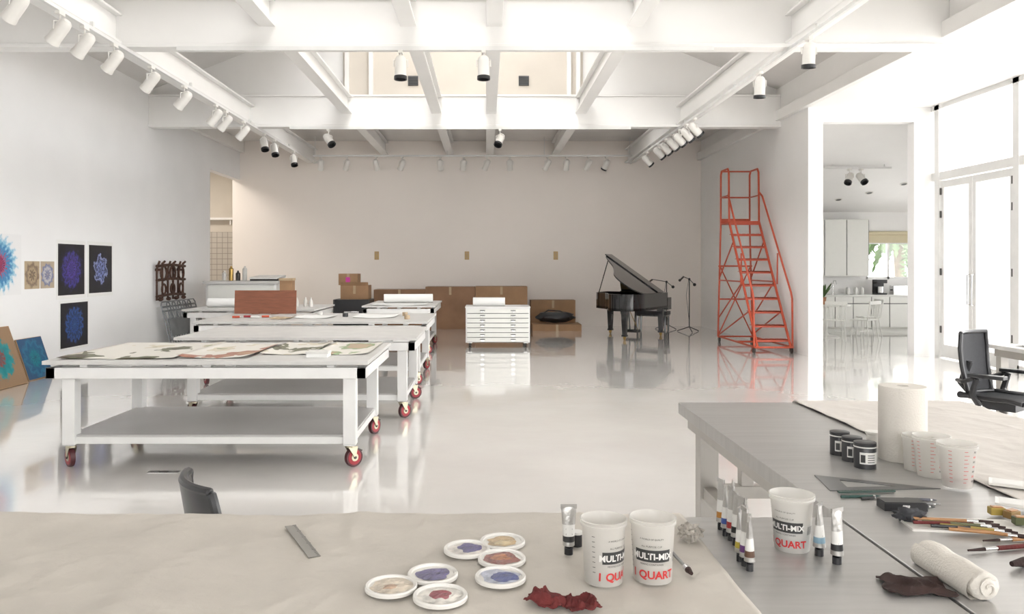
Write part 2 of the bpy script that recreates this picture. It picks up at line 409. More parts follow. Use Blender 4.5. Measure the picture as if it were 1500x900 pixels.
m=MB('kitchen_lighting_track')
ty=17.2; zt=cz(ty)-.05
m.bb(7.3,8.75,ty-.02,ty+.02,zt-.04,zt,steelW); m.cyl((7.5,ty,zt),(7.5,ty,zt+.09),.01,steelW); m.cyl((8.6,ty,zt),(8.6,ty,zt+.09),.01,steelW); m.done()
for x,a in ((7.85,(-.5,-.5,-.8)),(8.1,(.2,-.7,-.7))): spot(x,ty,zt-.04,a,front=black)
m=MB('window_2')
for a in ((wx0,wx0+.06,wz0,wz1),(wx1-.06,wx1,wz0,wz1),(wx0,wx1,wz0,wz0+.06),(wx0,wx1,wz1-.06,wz1),(10.05,10.1,wz0,wz1)): m.bb(a[0],a[1],KY+.05,KY+.12,a[2],a[3],steelW)
m.bb(wx0+.06,wx1-.06,KY+.08,KY+.09,wz0+.06,wz1-.06,glassM); m.done()
m=MB('roller_blind'); m.cyl((wx0-.05,KY-.06,wz1+.02),(wx1+.05,KY-.06,wz1+.02),.05,blindM); m.bb(wx0-.02,wx1+.02,KY-.06,KY-.05,wz1-.22,wz1,blindM); m.bb(wx0-.02,wx1+.02,KY-.07,KY-.04,wz1-.25,wz1-.22,steelW); m.done()
m=MB('kitchen_base_cabinets')
KC=KY-.005
m.bb(8.0,11.9,KC-.6,KC,.1,.86,cabM); m.bb(8.0,11.9,KC-.54,KC,0,.1,cabM); m.bb(7.97,11.9,KC-.64,KC,.86,.90,counter)
x=8.02
while x<11.8:
    m.bb(x,x+.42,KC-.62,KC-.6,.70,.85,cabM); m.bb(x,x+.42,KC-.62,KC-.6,.12,.68,cabM)
    m.bb(x-.02,x,KC-.603,KC-.6,.12,.85,ventM); x+=.44
m.bb(8.02,11.8,KC-.603,KC-.6,.68,.70,ventM)
m.done(bevel=.003)
m=MB('kitchen_wall_cabinets')
m.bb(7.2,9.38,KC-.38,KC,1.35,2.75,cabM)
x=7.22
while x<9.2: m.bb(x,x+.52,KC-.40,KC-.38,1.37,2.73,cabM); m.bb(x+.52,x+.54,KC-.383,KC-.38,1.37,2.73,ventM); x+=.54
m.done(bevel=.003)
m=MB('coffee_maker'); m.bb(9.55,9.8,KY-.45,KY-.2,.9,.94,black); m.bb(9.55,9.8,KY-.28,KY-.2,.94,1.25,black); m.bb(9.55,9.8,KY-.45,KY-.2,1.18,1.27,black); m.cyl((9.675,KY-.37,.94),(9.675,KY-.37,1.1),.07,chrome); m.done(bevel=.006)
m=MB('toaster'); m.bb(9.95,10.3,KY-.45,KY-.25,.9,1.12,chrome); m.bb(9.98,10.27,KY-.40,KY-.38,1.12,1.125,black); m.bb(9.98,10.27,KY-.33,KY-.31,1.12,1.125,black); m.bb(9.93,9.95,KY-.38,KY-.32,1.0,1.03,black); m.done(bevel=.012)
m=MB('blender_appliance'); m.lathe([(0,0),(.08,0),(.075,.1),(.05,.12),(.05,.13),(.07,.32),(.07,.33),(0,.35)],(10.5,KY-.35,.9),black); m.done()
m=MB('knife_block'); m.box((10.85,KY-.35,1.02),(.1,.16,.2),black,rot=(.25,0,0)); m.bb(10.8,10.9,KY-.44,KY-.28,.9,.94,black)
for i in range(4): m.box((10.82+i*.02,KY-.42,1.15),(.012,.02,.08),black,rot=(.3,0,0))
m.done()
for x in (8.9,9.1,9.25):
    m=MB('glass_jar'); m.lathe([(0,0),(.045,0),(.05,.02),(.05,.13),(.035,.16),(.037,.18),(0,.18)],(x,KY-.3,.9),counter); m.done()
m=MB('kitchen_faucet'); m.cyl((8.6,KY-.15,.9),(8.6,KY-.15,1.15),.015,chrome); m.tube([(8.6,KY-.15,1.15),(8.6,KY-.2,1.24),(8.6,KY-.3,1.24),(8.6,KY-.34,1.15)],.012,chrome); m.done()
# kitchen table & chairs
tx,ty_=7.66,17.95
m=MB('kitchen_table'); m.lathe([(0,.70),(.50,.70),(.51,.715),(.51,.73),(.50,.74),(0,.74)],(tx,ty_,0),cabM,n=40)
m.lathe([(0,0),(.28,0),(.28,.02),(.06,.06),(.035,.12),(.035,.66),(.12,.70),(0,.70)],(tx,ty_,0),cabM); m.done()
def kchair(x,y,rz):
    m=MB('white_dining_chair')
    m.box((0,0,.45),(.42,.40,.025),cabM)
    for sx in(-1,1):
        m.tube([(sx*.17,-.15,.44),(sx*.2,-.19,0)],.014,cabM); m.tube([(sx*.17,.15,.44),(sx*.2,.21,0)],.014,cabM)
        m.tube([(sx*.19,.18,.45),(sx*.2,.24,.84)],.013,cabM)
    for k in range(5): m.tube([(-.12+k*.06,.18,.45),(-.12+k*.06,.235,.80)],.007,cabM,n=6)
    m.box((0,.24,.82),(.44,.03,.07),cabM)
    m.tube([(-.185,0,.2),(.185,0,.2)],.009,cabM); 
    m.done(loc=(x,y,0),rot=(0,0,rz),bevel=.004)
kchair(7.42,16.98,2.9); kchair(8.12,17.1,3.75); kchair(8.62,17.95,-1.6); kchair(7.6,18.85,.1)
m=MB('potted_plant'); m.lathe([(0,0),(.06,0),(.085,.15),(.09,.16),(.08,.16),(.07,.13),(0,.13)],(tx-.08,ty_,.74),potM)
for k in range(30):
    a=k*2.4; L=.16+.22*random.random(); 
    def f(s,t,a=a,L=L):
        w=.035*math.sin(pi*min(s+.02,1)); r=.02+L*s*.7; z=.88+L*1.2*s-.25*L*s*s
        return (tx-.08+math.cos(a)*r-math.sin(a)*w*(t-.5)*2,ty_+math.sin(a)*r+math.cos(a)*w*(t-.5)*2,z)
    m.grid(f,6,2,leaf)
m.done()
# palms outside the kitchen window
def palm(x,y,h):
    m=MB('palm_tree'); pts=[(x+.1*math.sin(k*.4),y,h*k/8-.05) for k in range(9)]
    m.tube(pts,.16,palmM,n=12)
    for k in range(26):
        a=k*2.399; L=1.5+.6*random.random(); up=.7*random.random()
        def f(s,t,a=a,L=L,up=up):
            w=.16*math.sin(pi*min(s*.95+.05,1))*(1+.5*math.sin(s*70)); r=L*s; z=h+up*s*1.4-1.5*s*s-abs(t-.5)*.15
            return (x+math.cos(a)*r-math.sin(a)*w*(t-.5)*2,y+math.sin(a)*r+math.cos(a)*w*(t-.5)*2,z)
        m.grid(f,22,2,leaf)
    m.done()
palm(13.3,25.8,2.7); palm(16.6,27,3.4); palm(13.4,30.2,3.2)
def shrub(x,y,h,r,n=140,z0=-.05):
    m=MB('garden_shrub')
    for k in range(5): m.tube([(x,y,z0),(x+random.uniform(-r,r)*.5,y+random.uniform(-r,r)*.5,z0+h*.7)],.012,palmM,n=5)
    for k in range(n):
        a=random.uniform(0,2*pi); q=random.random()**.5*r; zz=z0+h*(.25+.75*random.random()); c=Vector((x+q*math.cos(a),y+q*math.sin(a),zz))
        R=Euler((random.uniform(-1,1),random.uniform(-1,1),a)).to_matrix().to_4x4()
        m.add([(-.05,0,0),(0,-.02,0),(.07,0,.01),(0,.02,0)],[(0,1,2,3)],leaf,X=Matrix.Translation(c)@R@Matrix.Scale(1.6,4))
    m.done()
shrub(12.2,21.9,2.2,.7,n=900)

# ---------------------------------------------------------------- side room behind left wall
m=MB('wall_side_room'); m.bb(-9.6,XL-.2,22.2,22.35,2.55,5,beige); m.bb(-9.6,-9.4,17,22.2,0,5,beige); m.bb(-9.6,XL-.2,16.9,17.0,0,5,beige); m.bb(-9.6,XL,YB+.2,22.4,4.6,4.9,beige); m.bb(-9.6,XL-.2,17,22.3,4.6,4.8,beige)
m.bb(-9.6,XL-.2,22.2,22.35,0,2.55,tileM); m.bb(XL-.2,XL-.1,YB+.2,22.4,0,5,beige); m.done()
m=MB('wall_shelf'); m.bb(-7.9,-7.0,22.0,22.2,2.88,2.94,white); m.bb(-7.85,-7.82,22.05,22.2,2.75,2.88,white); m.bb(-7.1,-7.07,22.05,22.2,2.75,2.88,white); m.done()

# ---------------------------------------------------------------- wall plates
for u in (552,684,814):
    x=(u-712)/55.; m=MB('outlet_plate'); m.bb(x-.06,x+.06,YB-.012,YB,1.77,1.99,plate)
    for z in (1.83,1.93): m.bb(x-.02,x+.02,YB-.016,YB-.012,z-.02,z+.02,tape)
    m.done(bevel=.002)

# ---------------------------------------------------------------- art on left wall
def art(name,yc,zc,w,h,mat,back=None,off=.004,fw=None,lean=0):
    m=MB(name)
    m.box((0,0,-.002),(w,h,.003),back or mat)
    if back:
        ww,hh=fw; m.box((0,0,.0002),(ww,hh,.002),mat)
    R = Matrix(((0,0,1),(1,0,0),(0,1,0)))
    ob=m.done(); 
    ob.matrix_world = Matrix.Translation((XL+off,yc,zc))@R.to_4x4()
    return ob
mA=mandala('starburst_print',(.80,.80,.80),[(0,(.50,.04,.05)),(.22,(.02,.02,.12)),(.3,(.45,.03,.06)),(.45,(.06,.25,.48)),(.6,(.04,.2,.42)),(.75,(.25,.5,.65)),(.9,(.75,.78,.8))],R=.46,petals=20)
art('starburst_painting',10.72,1.62,1.0,.84,mA)
mB1=mandala('tan_leaf_print',(.46,.36,.24),[(0,(.42,.31,.2)),(.3,(.10,.07,.05)),(.5,(.44,.34,.22)),(.8,(.2,.14,.1))],R=.2,petals=8)
mB2=mandala('tan_flower_print',(.46,.38,.28),[(0,(.45,.4,.35)),(.3,(.12,.14,.3)),(.55,(.56,.54,.52)),(.8,(.14,.17,.33)),(.92,(.46,.38,.28))],R=.2,petals=10)
art('botanical_print',11.49,1.47,.38,.40,mB1); art('botanical_print',11.89,1.47,.37,.40,mB2)
k0=(.006,.006,.010)
mC=mandala('violet_mandala',k0,[(0,(.07,.05,.36)),(.2,(.01,.01,.03)),(.32,(.08,.045,.33)),(.5,(.012,.01,.04)),(.62,(.05,.04,.28)),(.8,(.008,.008,.02))],R=.42,petals=12)
mD=mandala('blue_mandala',k0,[(0,(.25,.3,.6)),(.18,(.01,.01,.02)),(.35,(.2,.25,.55)),(.45,(.01,.01,.03)),(.58,(.25,.3,.55)),(.68,(.008,.008,.02))],R=.40,petals=6)
mE=mandala('azure_mandala',k0,[(0,(.04,.14,.42)),(.2,(.01,.02,.06)),(.35,(.02,.07,.28)),(.5,(.01,.02,.05)),(.66,(.03,.09,.32)),(.8,(.008,.008,.02))],R=.40,petals=14)
art('mandala_print',12.58,1.545,.88,.92,mC,back=paper,fw=(.80,.80))
art('mandala_print',13.53,1.55,.88,.92,mD,back=paper,fw=(.80,.80))
art('mandala_print',12.67,.67,.90,.78,mE,back=paper,fw=(.84,.70))
def leaning(name,yc,w,h,xfoot,mat,back,R_):
    th=math.asin(min((xfoot-.03)/h,.9)); m=MB(name)
    m.box((0,0,-.012),(w,h,.022),back); m.box((0,0,.0005),(w*.98,h*.98,.002),mat)
    ob=m.done()
    R4=Matrix(((0,0,1),(1,0,0),(0,1,0))).to_4x4()
    ob.matrix_world=Matrix.Translation((XL+xfoot,yc,.024*math.sin(th)))@Matrix.Rotation(-th,4,'Y')@R4@Matrix.Translation((0,h/2,0))
mF=mandala('turquoise_disc',(.30,.19,.11),[(0,(.0,.10,.13)),(.3,(.25,.05,.04)),(.45,(.0,.20,.23)),(.75,(.02,.26,.28)),(.88,(.30,.19,.11))],R=.38,petals=9)
mG=mandala('blue_disc',(.02,.08,.18),[(0,(.01,.05,.12)),(.3,(.0,.2,.25)),(.6,(.01,.08,.2)),(.8,(.02,.16,.28))],R=.32,petals=9)
leaning('painted_panel',10.45,.85,.82,.30,mF,pine,.38)
leaning('painted_panel',11.35,.62,.60,.22,mG,pine,.3)

# iron frame hanging on wall
m=MB('wrought_iron_frame')
y0,y1=15.65,17.0
for k in range(6):
    y=y0+(y1-y0)*k/5; m.tube([(XL+.08,y,.92),(XL+.08,y,1.55+.10*(k%2)),(XL+.12,y+.04,1.70)],.022,iron)
for z in (1.0,1.32,1.60): m.tube([(XL+.10,y0-.05,z),(XL+.12,(y0+y1)/2,z+.03),(XL+.10,y1+.05,z)],.028,iron)
for k in range(3):
    y=y0+.22+k*.45; m.tube([(XL+.13,y+.14*math.cos(t*.52),1.46+.14*math.sin(t*.52)) for t in range(13)],.022,iron)
    m.tube([(XL+.13,y+.10*math.cos(t*.52),1.14+.10*math.sin(t*.52)) for t in range(13)],.02,iron)
for k in range(4): m.ball((XL+.12,y0+.08+k*.40,.94),.05,iron,sc=(1,1,.8))
m.bb(XL,XL+.1,y0+.1,y0+.15,1.5,1.55,iron); m.bb(XL,XL+.1,y1-.15,y1-.1,1.5,1.55,iron)
m.done()

# folded chairs leaning on wall
for k in range(6):
    m=MB('folding_chair'); y=16.0+k*.28; 
    lean=.22
    def q(a,b): return (XL+.04+lean*(1-b/.9)*1.0+.05, y+a, b)
    m.tube([q(-.22,.012),q(-.22,.82),q(-.16,.88),q(.16,.88),q(.22,.82),q(.22,.012)],.012,chairgr)
    m.tube([(XL+.36,y-.18,.012),(XL+.16,y-.18,.7)],.011,chairgr); m.tube([(XL+.36,y+.18,.012),(XL+.16,y+.18,.7)],.011,chairgr)
    for z in (.70,.78): m.tube([q(-.21,z),q(.21,z)],.02,chairgr)
    m.box((XL+.28,y,.38),(.02,.36,.36),chairgr,rot=(0,-.22,0)); m.tube([q(-.22,.12),q(.22,.12)],.008,chairgr)
    m.done()

# ---------------------------------------------------------------- rolling tables
brassy=M('zinc_plate',(.42,.38,.28),.35,metal=.8)
def caster(m,x,y,rz=0.,r=.075):
    c=math.cos(rz); s_=math.sin(rz)
    ax=Vector((-s_,c,0)); off=Vector((c,s_,0))*.03
    p=Vector((x,y,r))+off
    m.cyl(p-ax*.018,p+ax*.018,r,tyreM,n=24); m.cyl(p-ax*.020,p+ax*.020,r*.80,redrub,n=24); m.cyl(p-ax*.023,p+ax*.023,r*.42,brassy,n=20); m.cyl(p-ax*.032,p+ax*.032,.012,darkmet,n=10)
    for k in(-1,1):
        m.add([p+ax*k*.027+Vector((0,0,-.015)),p+ax*k*.027+off*.8+Vector((0,0,r+.015)),p+ax*k*.027-off*2.2+Vector((0,0,r+.015)),
               p+ax*k*.031+Vector((0,0,-.015)),p+ax*k*.031+off*.8+Vector((0,0,r+.015)),p+ax*k*.031-off*2.2+Vector((0,0,r+.015))],
              [(0,1,2),(3,5,4),(0,3,4,1),(1,4,5,2),(2,5,3,0)],brassy)
    m.cyl((x,y,r*2+.005),(x,y,r*2+.03),.035,brassy); m.box((x,y,r*2+.032),(.10,.10,.012),chrome)
    m.box(p+off*1.6+Vector((0,0,r*.75)),(.05,.04,.012),darkmet,rot=(0,.5,rz))
def rtable(name,x0,x1,y0,y1,top=.86,inx=.16,iny=.14,shelf=True):
    m=MB(name); L=.10
    m.bb(x0,x1,y0,y1,top-.03,top,tableTop)
    zf=top-.055
    for (a,b,c,d) in ((x0+.02,x1-.02,y0+.02,y0+.09),(x0+.02,x1-.02,y1-.09,y1-.02),(x0+.02,x0+.09,y0+.02,y1-.02),(x1-.09,x1-.02,y0+.02,y1-.02)):
        m.bb(a,b,c,d,zf-.085,zf,steelW)
    for x in (x0+.3,(x0+x1)/2,x1-.3): m.bb(x-.03,x+.03,y0+.05,y1-.05,zf,top-.03,steelW)
    xs=(x0+inx,x1-inx); ys=(y0+iny,y1-iny)
    for x in xs:
        for y in ys:
            m.bb(x-L/2,x+L/2,y-L/2,y+L/2,.182,zf-.085,steelW)
            caster(m,x,y,random.uniform(.4,1.1) if x>-2 else random.uniform(2.1,2.7))
    if shelf:
        for (a,b,c,d) in ((xs[0],xs[1],ys[0]-.03,ys[0]+.03),(xs[0],xs[1],ys[1]-.03,ys[1]+.03),(xs[0]-.03,xs[0]+.03,ys[0],ys[1]),(xs[1]-.03,xs[1]+.03,ys[0],ys[1])):
            m.bb(a,b,c,d,.19,.245,steelW)
        m.bb(xs[0]-.02,xs[1]+.02,ys[0]-.02,ys[1]+.02,.245,.26,shelfM)
    return m.done(bevel=.004)
rtable('rolling_worktable',-3.46,-.92,6.2,7.72)
rtable('rolling_worktable',-3.24,-.72,8.25,9.75)
rtable('rolling_worktable',-3.92,-.78,10.6,12.5)
rtable('rolling_worktable',-5.05,-2.85,13.2,15.0,top=.88)
rtable('rolling_worktable',-2.25,-.92,14.4,16.6,top=.88)

# artwork prints on first table
def printmat(name,cols,seed):
    m=bpy.data.materials.new(name); m.use_nodes=True; nt=m.node_tree;n=nt.nodes;l=nt.links
    tc=n.new('ShaderNodeTexCoord'); mp=n.new('ShaderNodeMapping'); mp.inputs['Location'].default_value=(seed,seed*2,0); mp.inputs['Scale'].default_value=(1,.6,1)
    nz=n.new('ShaderNodeTexNoise'); nz.inputs['Scale'].default_value=2.6; nz.inputs['Detail'].default_value=3.0
    rp=n.new('ShaderNodeValToRGB'); rp.color_ramp.interpolation='CONSTANT'
    rp.color_ramp.elements[0].position=0; rp.color_ramp.elements[0].color=(*cols[2],1); rp.color_ramp.elements[1].position=.58; rp.color_ramp.elements[1].color=(*cols[0],1)
    e=rp.color_ramp.elements.new(.64); e.color=(*cols[1],1)
    e=rp.color_ramp.elements.new(.36); e.color=(.60,.54,.42,1)
    e=rp.color_ramp.elements.new(.41); e.color=(.70,.67,.61,1)
    l.new(tc.outputs['Object'],mp.inputs[0]); l.new(mp.outputs[0],nz.inputs['Vector']); l.new(nz.outputs['Fac'],rp.inputs[0]); l.new(rp.outputs[0],n['Principled BSDF'].inputs['Base Color'])
    return m
P1=printmat('botanical_ink_a',[(.13,.13,.08),(.07,.055,.035),(.26,.27,.16)],1.3)
P2=printmat('botanical_ink_b',[(.36,.17,.12),(.44,.28,.18),(.28,.32,.20)],4.1)
P3=printmat('botanical_ink_c',[(.26,.34,.18),(.44,.33,.22),(.42,.22,.17)],7.7)
def sheet(name,x0,x1,y0,y1,z,mat,curl=.015,back=paper):
    m=MB(name)
    m.grid(lambda a,b:(x0+(x1-x0)*a,y0+(y1-y0)*b,z+.004+curl*(abs(a-.5)*2)**6+.003*math.sin(a*9+b*5)+.002),20,12,mat); m.done(solid=.0015)
sheet('art_print',-3.40,-2.48,6.3,7.6,.86,P1,.01); sheet('art_print',-2.46,-1.90,6.35,7.5,.862,P2,.02); sheet('art_print',-1.88,-1.45,6.62,7.6,.86,P1); sheet('art_print',-1.42,-.98,6.62,7.6,.86,P3)
m=MB('paper_box'); m.bb(-1.45,-1.28,6.42,6.57,.8605,.90,paper); m.bb(-1.455,-1.275,6.415,6.575,.89,.91,label); m.done(bevel=.002)
# things on T3
m=MB('plywood_panel'); m.box((-3.4,12.28,1.045),(.95,.02,.36),ply,rot=(-.08,0,0)); m.bb(-3.6,-3.5,12.22,12.36,.862,.885,ply); m.bb(-3.3,-3.2,12.22,12.36,.862,.885,ply); m.done()
for k in range(4):
    x=-3.6+k*.13; y=11.3+.1*(k%2)
    m=MB('paint_tube'); m.cyl((x,y,.878),(x+.1,y+.02,.878),.016,[orange,redrub,label,orange][k],n=12); m.cyl((x+.1,y+.02,.878),(x+.125,y+.025,.878),.01,label,n=10); m.done()
sheet('loose_paper',-2.7,-2.2,11.2,11.9,.86,paper); sheet('loose_paper',-1.9,-1.3,11.3,12.1,.86,paper); sheet('loose_paper',-3.0,-2.75,11.0,11.5,.86,tanp)
for k,(x,y) in enumerate(((-2.05,11.6),(-1.2,11.8),(-1.1,11.1),(-2.5,12.0))):
    m=MB('small_tin'); m.lathe([(0,0),(.04,0),(.04,.05),(.038,.055),(0,.055)],(x,y,.861),[black,tanp,tape,label][k]); m.done()
# things on T4/T5
m=MB('paper_roll'); m.cyl((-4.85,13.9,.961),(-4.35,13.95,.961),.08,paper,n=28); m.cyl((-4.852,13.9,.961),(-4.348,13.95,.961),.03,tape,n=16); m.done()
m=MB('paper_roll'); m.cyl((-2.0,15.6,.966),(-1.05,15.7,.966),.085,paper,n=28); m.cyl((-2.004,15.6,.966),(-1.046,15.7,.966),.035,card,n=16); m.done()
sheet('loose_paper',-2.1,-1.1,14.5,15.3,.88,paper)
m=MB('cardboard_tube_box'); m.bb(-3.68,-3.46,14.2,14.42,.88,1.38,card); m.bb(-3.69,-3.45,14.19,14.43,1.34,1.385,tape); m.done(bevel=.004)
for k,x in enumerate((-3.35,-3.22,-3.1)):
    m=MB('plastic_bottle'); m.lathe([(0,0),(.035,0),(.035,.1),(.015,.13),(.015,.16),(0,.16)],(x,14.1+.1*(k%2),.88),plastic,n=16); m.done()
m=MB('glass_beads_tray'); m.bb(-4.2,-3.9,13.7,14.0,.88,.90,chrome); m.bb(-4.21,-3.89,13.69,13.71,.88,.93,chrome); m.bb(-4.21,-3.89,13.99,14.01,.88,.93,chrome); m.done()
# light cabinet at back left
m=MB('flat_cabinet'); m.bb(-5.95,-4.45,16.9,18.2,.12,1.22,steelW); m.bb(-6.0,-4.4,16.85,18.25,1.22,1.28,tableTop); m.bb(-5.9,-4.5,16.88,16.9,.2,.7,cabM); m.bb(-5.9,-4.5,16.88,16.9,.73,1.2,cabM)
for x in (-5.8,-4.6):
    for y in (17.1,18.0): m.cyl((x,y-.02,.06),(x,y+.02,.06),.06,darkmet)
m.done(bevel=.005)
m=MB('printing_frame'); m.bb(-5.1,-4.5,17.2,17.9,1.28,1.32,darkmet); m.box((-4.8,17.5,1.36),(.6,.75,.03),steelW,rot=(.06,0,0)); m.bb(-5.1,-4.5,17.85,17.9,1.28,1.40,steelW); m.done()
for k in range(4):
    m=MB('solvent_can'); x=-5.75+.15*k; h=.16+.10*(k%2)
    m.lathe([(0,0),(.05,0),(.05,h),(.02,h+.03),(.02,h+.06),(0,h+.06)],(x,17.5,1.28),[plastic,gold,darkmet,label][k],n=16); m.done()
# boxes
m=MB('black_equipment_case'); m.bb(-3.55,-2.7,18.5,19.2,0,.82,black)
for x in (-3.55,-2.72): m.bb(x-.005,x+.025,18.49,19.21,0,.82,darkmet)
m.bb(-3.3,-2.95,18.47,18.5,.5,.55,chrome); m.done(bevel=.01)
def cbox(name,x0,x1,y0,y1,z0,z1,mat=card,flap=True):
    m=MB(name); m.bb(x0,x1,y0,y1,z0,z1,mat); xm=(x0+x1)/2
    m.bb(x0-.001,x1+.001,(y0+y1)/2-.03,(y0+y1)/2+.03,z1,z1+.002,tape); m.bb(xm-.03,xm+.03,y0-.002,y0,z1-.2,z1,tape)
    if flap: m.box((xm,y0-.02,z1+.03),(x1-x0,.004,.1),mat,rot=(.5,0,0))
    m.done(bevel=.004)
cbox('cardboard_box',-3.4,-2.75,18.6,19.1,.822,1.15); cbox('cardboard_box',-3.45,-3.0,18.62,19.05,1.155,1.42,flap=False)
m=MB('sticky_note'); m.bb(-3.28,-3.18,18.612,18.616,1.22,1.34,M('pink_note',(.6,.05,.35),.6)); m.done()
cbox('long_crate',-2.85,-1.55,20.2,20.9,0,1.0,cardD,False); cbox('long_crate',-1.54,-.28,20.22,20.9,0,1.07,cardD,False); cbox('long_crate',-.27,1.05,20.2,20.9,0,1.08,card,False)
cbox('cardboard_box',1.15,2.3,20.5,20.95,0,.72,card,False); cbox('flat_cardboard_box',1.15,2.35,19.6,20.4,0,.16,card,False)
m=MB('black_duffel_bag'); m.ball((1.75,19.95,.165+.16),.5,black,sc=(1,.4,.27),jit=.3,n=20); m.tube([(1.4,19.9,.4),(1.55,19.85,.5),(1.85,19.85,.48),(2.0,19.9,.38)],.015,black); m.done()

# flat file
m=MB('flat_file_cabinet')
x0,x1,y0,y1=-.40,.86,15.6,16.5
m.bb(x0,x1,y0,y1,.10,.78,steelW); m.bb(x0-.01,x1+.01,y0-.015,y1,.78,.80,steelW)
for k in range(7):
    z=.115+k*.094; m.bb(x0+.03,x1-.03,y0-.022,y0,z,z+.082,cabM)
    for x in (x0+.33,x1-.33): m.bb(x-.05,x+.05,y0-.035,y0-.022,z+.045,z+.058,ventM); m.bb(x-.035,x+.035,y0-.026,y0-.022,z+.015,z+.035,chrome)
    m.bb(x0+.03,x1-.03,y0-.003,y0-.001,z-.012,z,ventM)
for x in (x0+.08,x1-.08):
    for y in (y0+.08,y1-.08): m.cyl((x-.02,y,.05),(x+.02,y,.05),.05,darkmet); m.box((x,y,.095),(.09,.09,.012),chrome)
m.done()
m=MB('paper_roll'); m.cyl((-.26,16.0,.886),(.38,15.98,.886),.085,paper,n=28); m.cyl((-.264,16.0,.886),(.384,15.98,.886),.03,card,n=16); m.done()
m=MB('paper_roll'); m.cyl((-.22,16.18,.871),(.36,16.22,.871),.07,towel,n=28); m.cyl((-.222,16.18,.871),(.362,16.22,.871),.03,card,n=16); m.done()

# ---------------------------------------------------------------- piano
curve=[(.75,-1.45),(.72,-1.8),(.55,-2.08),(.28,-2.13),(.05,-1.98),(-.1,-1.65),(-.28,-1.3),(-.52,-1.05),(-.70,-.8),(-.75,-.5)]
curve=[(x,y*.86) for x,y in curve]
def cr(pts,n=6):
    out=[]
    P=[Vector(pts[0])]+[Vector(p) for p in pts]+[Vector(pts[-1])]
    for i in range(1,len(P)-2):
        p0,p1,p2,p3=P[i-1:i+3]
        for j in range(n):
            t=j/n; out.append(.5*((2*p1)+(-p0+p2)*t+(2*p0-5*p1+4*p2-p3)*t*t+(-p0+3*p1-3*p2+p3)*t**3))
    out.append(P[-1]); return [tuple(p) for p in out]
cv=cr(curve); body=[(.75,.05)]+cv+[(-.75,.05)]
m=MB('grand_piano')
m.prism(body,.64,.70,pianoM)
ins=[(x*.95,(y+.8)*.96-.8) for x,y in body]
n_=len(body)
V=[(x,y,.64) for x,y in body]+[(x,y,1.0) for x,y in body]+[(x,y,1.0) for x,y in ins]+[(x,y,.70) for x,y in ins]
Fc=[]
for i in range(n_):
    j=(i+1)%n_
    for k in range(3): Fc.append((k*n_+i,k*n_+j,(k+1)*n_+j,(k+1)*n_+i))
m.add(V,Fc,pianoM)
m.prism([(x*.94,(y+.8)*.95-.8) for x,y in body],.86,.88,gold)
m.bb(-.75,.75,.05,.30,.60,.68,pianoM); m.bb(-.75,-.66,.0,.30,.68,.88,pianoM); m.bb(.66,.75,.0,.30,.68,.88,pianoM); m.bb(-.66,.66,.11,.28,.68,.715,ivory); m.bb(-.66,.66,.28,.30,.68,.705,pianoM)
for k in range(36):
    if k%7 not in (2,6): m.bb(-.63+k*.035,-.615+k*.035,.11,.2,.715,.73,pianoM)
m.box((0,.09,.82),(1.32,.03,.22),pianoM,rot=(-.15,0,0))
LA=34
Xl=Matrix.Translation((.75,0,1.0))@Matrix.Rotation(math.radians(LA),4,'Y')@Matrix.Translation((-.75,0,-1.0))
lidpts=[(.77,-.33)]+[(x*1.02,y-.01) for x,y in cv]; m.prism(lidpts,1.0,1.025,pianoM,X=Xl)
m.bb(-.75,.77,-.70,-.33,1.026,1.046,pianoM,X=Xl)
P_=Xl@Vector((-.60,-.75,1.0)); m.tube([(-.66,-.62,.99),P_],.012,pianoM)
m.box((0,-.10,1.12),(.68,.02,.22),pianoM,rot=(.3,0,0)); m.bb(-.34,.34,-.14,-.04,1.0,1.02,pianoM)
for x,y in ((-.62,-.05),(.62,-.05),(.33,-1.5)):
    m.cyl((x,y,.66),(x,y,.56),.11,pianoM,r1=.09,n=4); m.cyl((x,y,.56),(x,y,.12),.085,pianoM,r1=.06,n=4); m.box((x,y,.10),(.11,.11,.04),pianoM); m.cyl((x-.015,y,.045),(x+.015,y,.045),.045,gold); m.bb(x-.03,x+.03,y-.02,y+.02,.045,.09,gold)
for x in (-.09,.09): m.cyl((x,-.25,.66),(x*.7,-.22,.14),.018,pianoM)
m.bb(-.16,.16,-.3,-.12,.07,.14,pianoM)
for x in (-.08,0,.08): m.box((x,-.06,.09),(.03,.14,.012),gold)
m.tube([(.12,-.2,.14),(.1,-.7,.66)],.008,gold)
m.done(loc=(3.50,18.6,0),rot=(0,0,math.radians(-32)),bevel=.003)
m=MB('piano_bench'); m.box((0,0,.47),(.78,.36,.09),black); m.box((0,0,.41),(.76,.34,.05),pianoM)
for x in(-.34,.34):
    for y in(-.14,.14): m.cyl((x,y,.4),(x,y,0),.03,pianoM,r1=.02,n=8)
m.done(loc=(4.05,19.35,0),rot=(0,0,-.5),bevel=.012)
def micstand(x,y,h,rz,boom=.55):
    m=MB('microphone_stand')
    for k in range(3):
        a=2*pi*k/3+.4; m.tube([(0,0,.12),(.3*math.cos(a),.3*math.sin(a),.012)],.011,black)
    m.cyl((0,0,.1),(0,0,h),.012,black); m.ball((0,0,h),.03,black)
    m.tube([(-.15,0,h-.12),(0,0,h),(boom*.5,0,h+.06)],.009,black); m.ball((-.16,0,h-.13),.04,black)
    m.cyl((boom*.5,0,h+.06),(boom*.5+.1,0,h-.02),.022,darkmet); m.ball((boom*.5+.12,0,h-.03),.035,darkmet)
    m.tube([(.012,.01,h),(.07,.03,h-.4),(.03,.02,h-.7),(.012,.0,.3)],.005,black,n=5)
    m.done(loc=(x,y,0),rot=(0,0,rz))
micstand(4.95,19.4,1.28,2.2,.35); micstand(4.6,20.3,1.2,2.9,.7); 

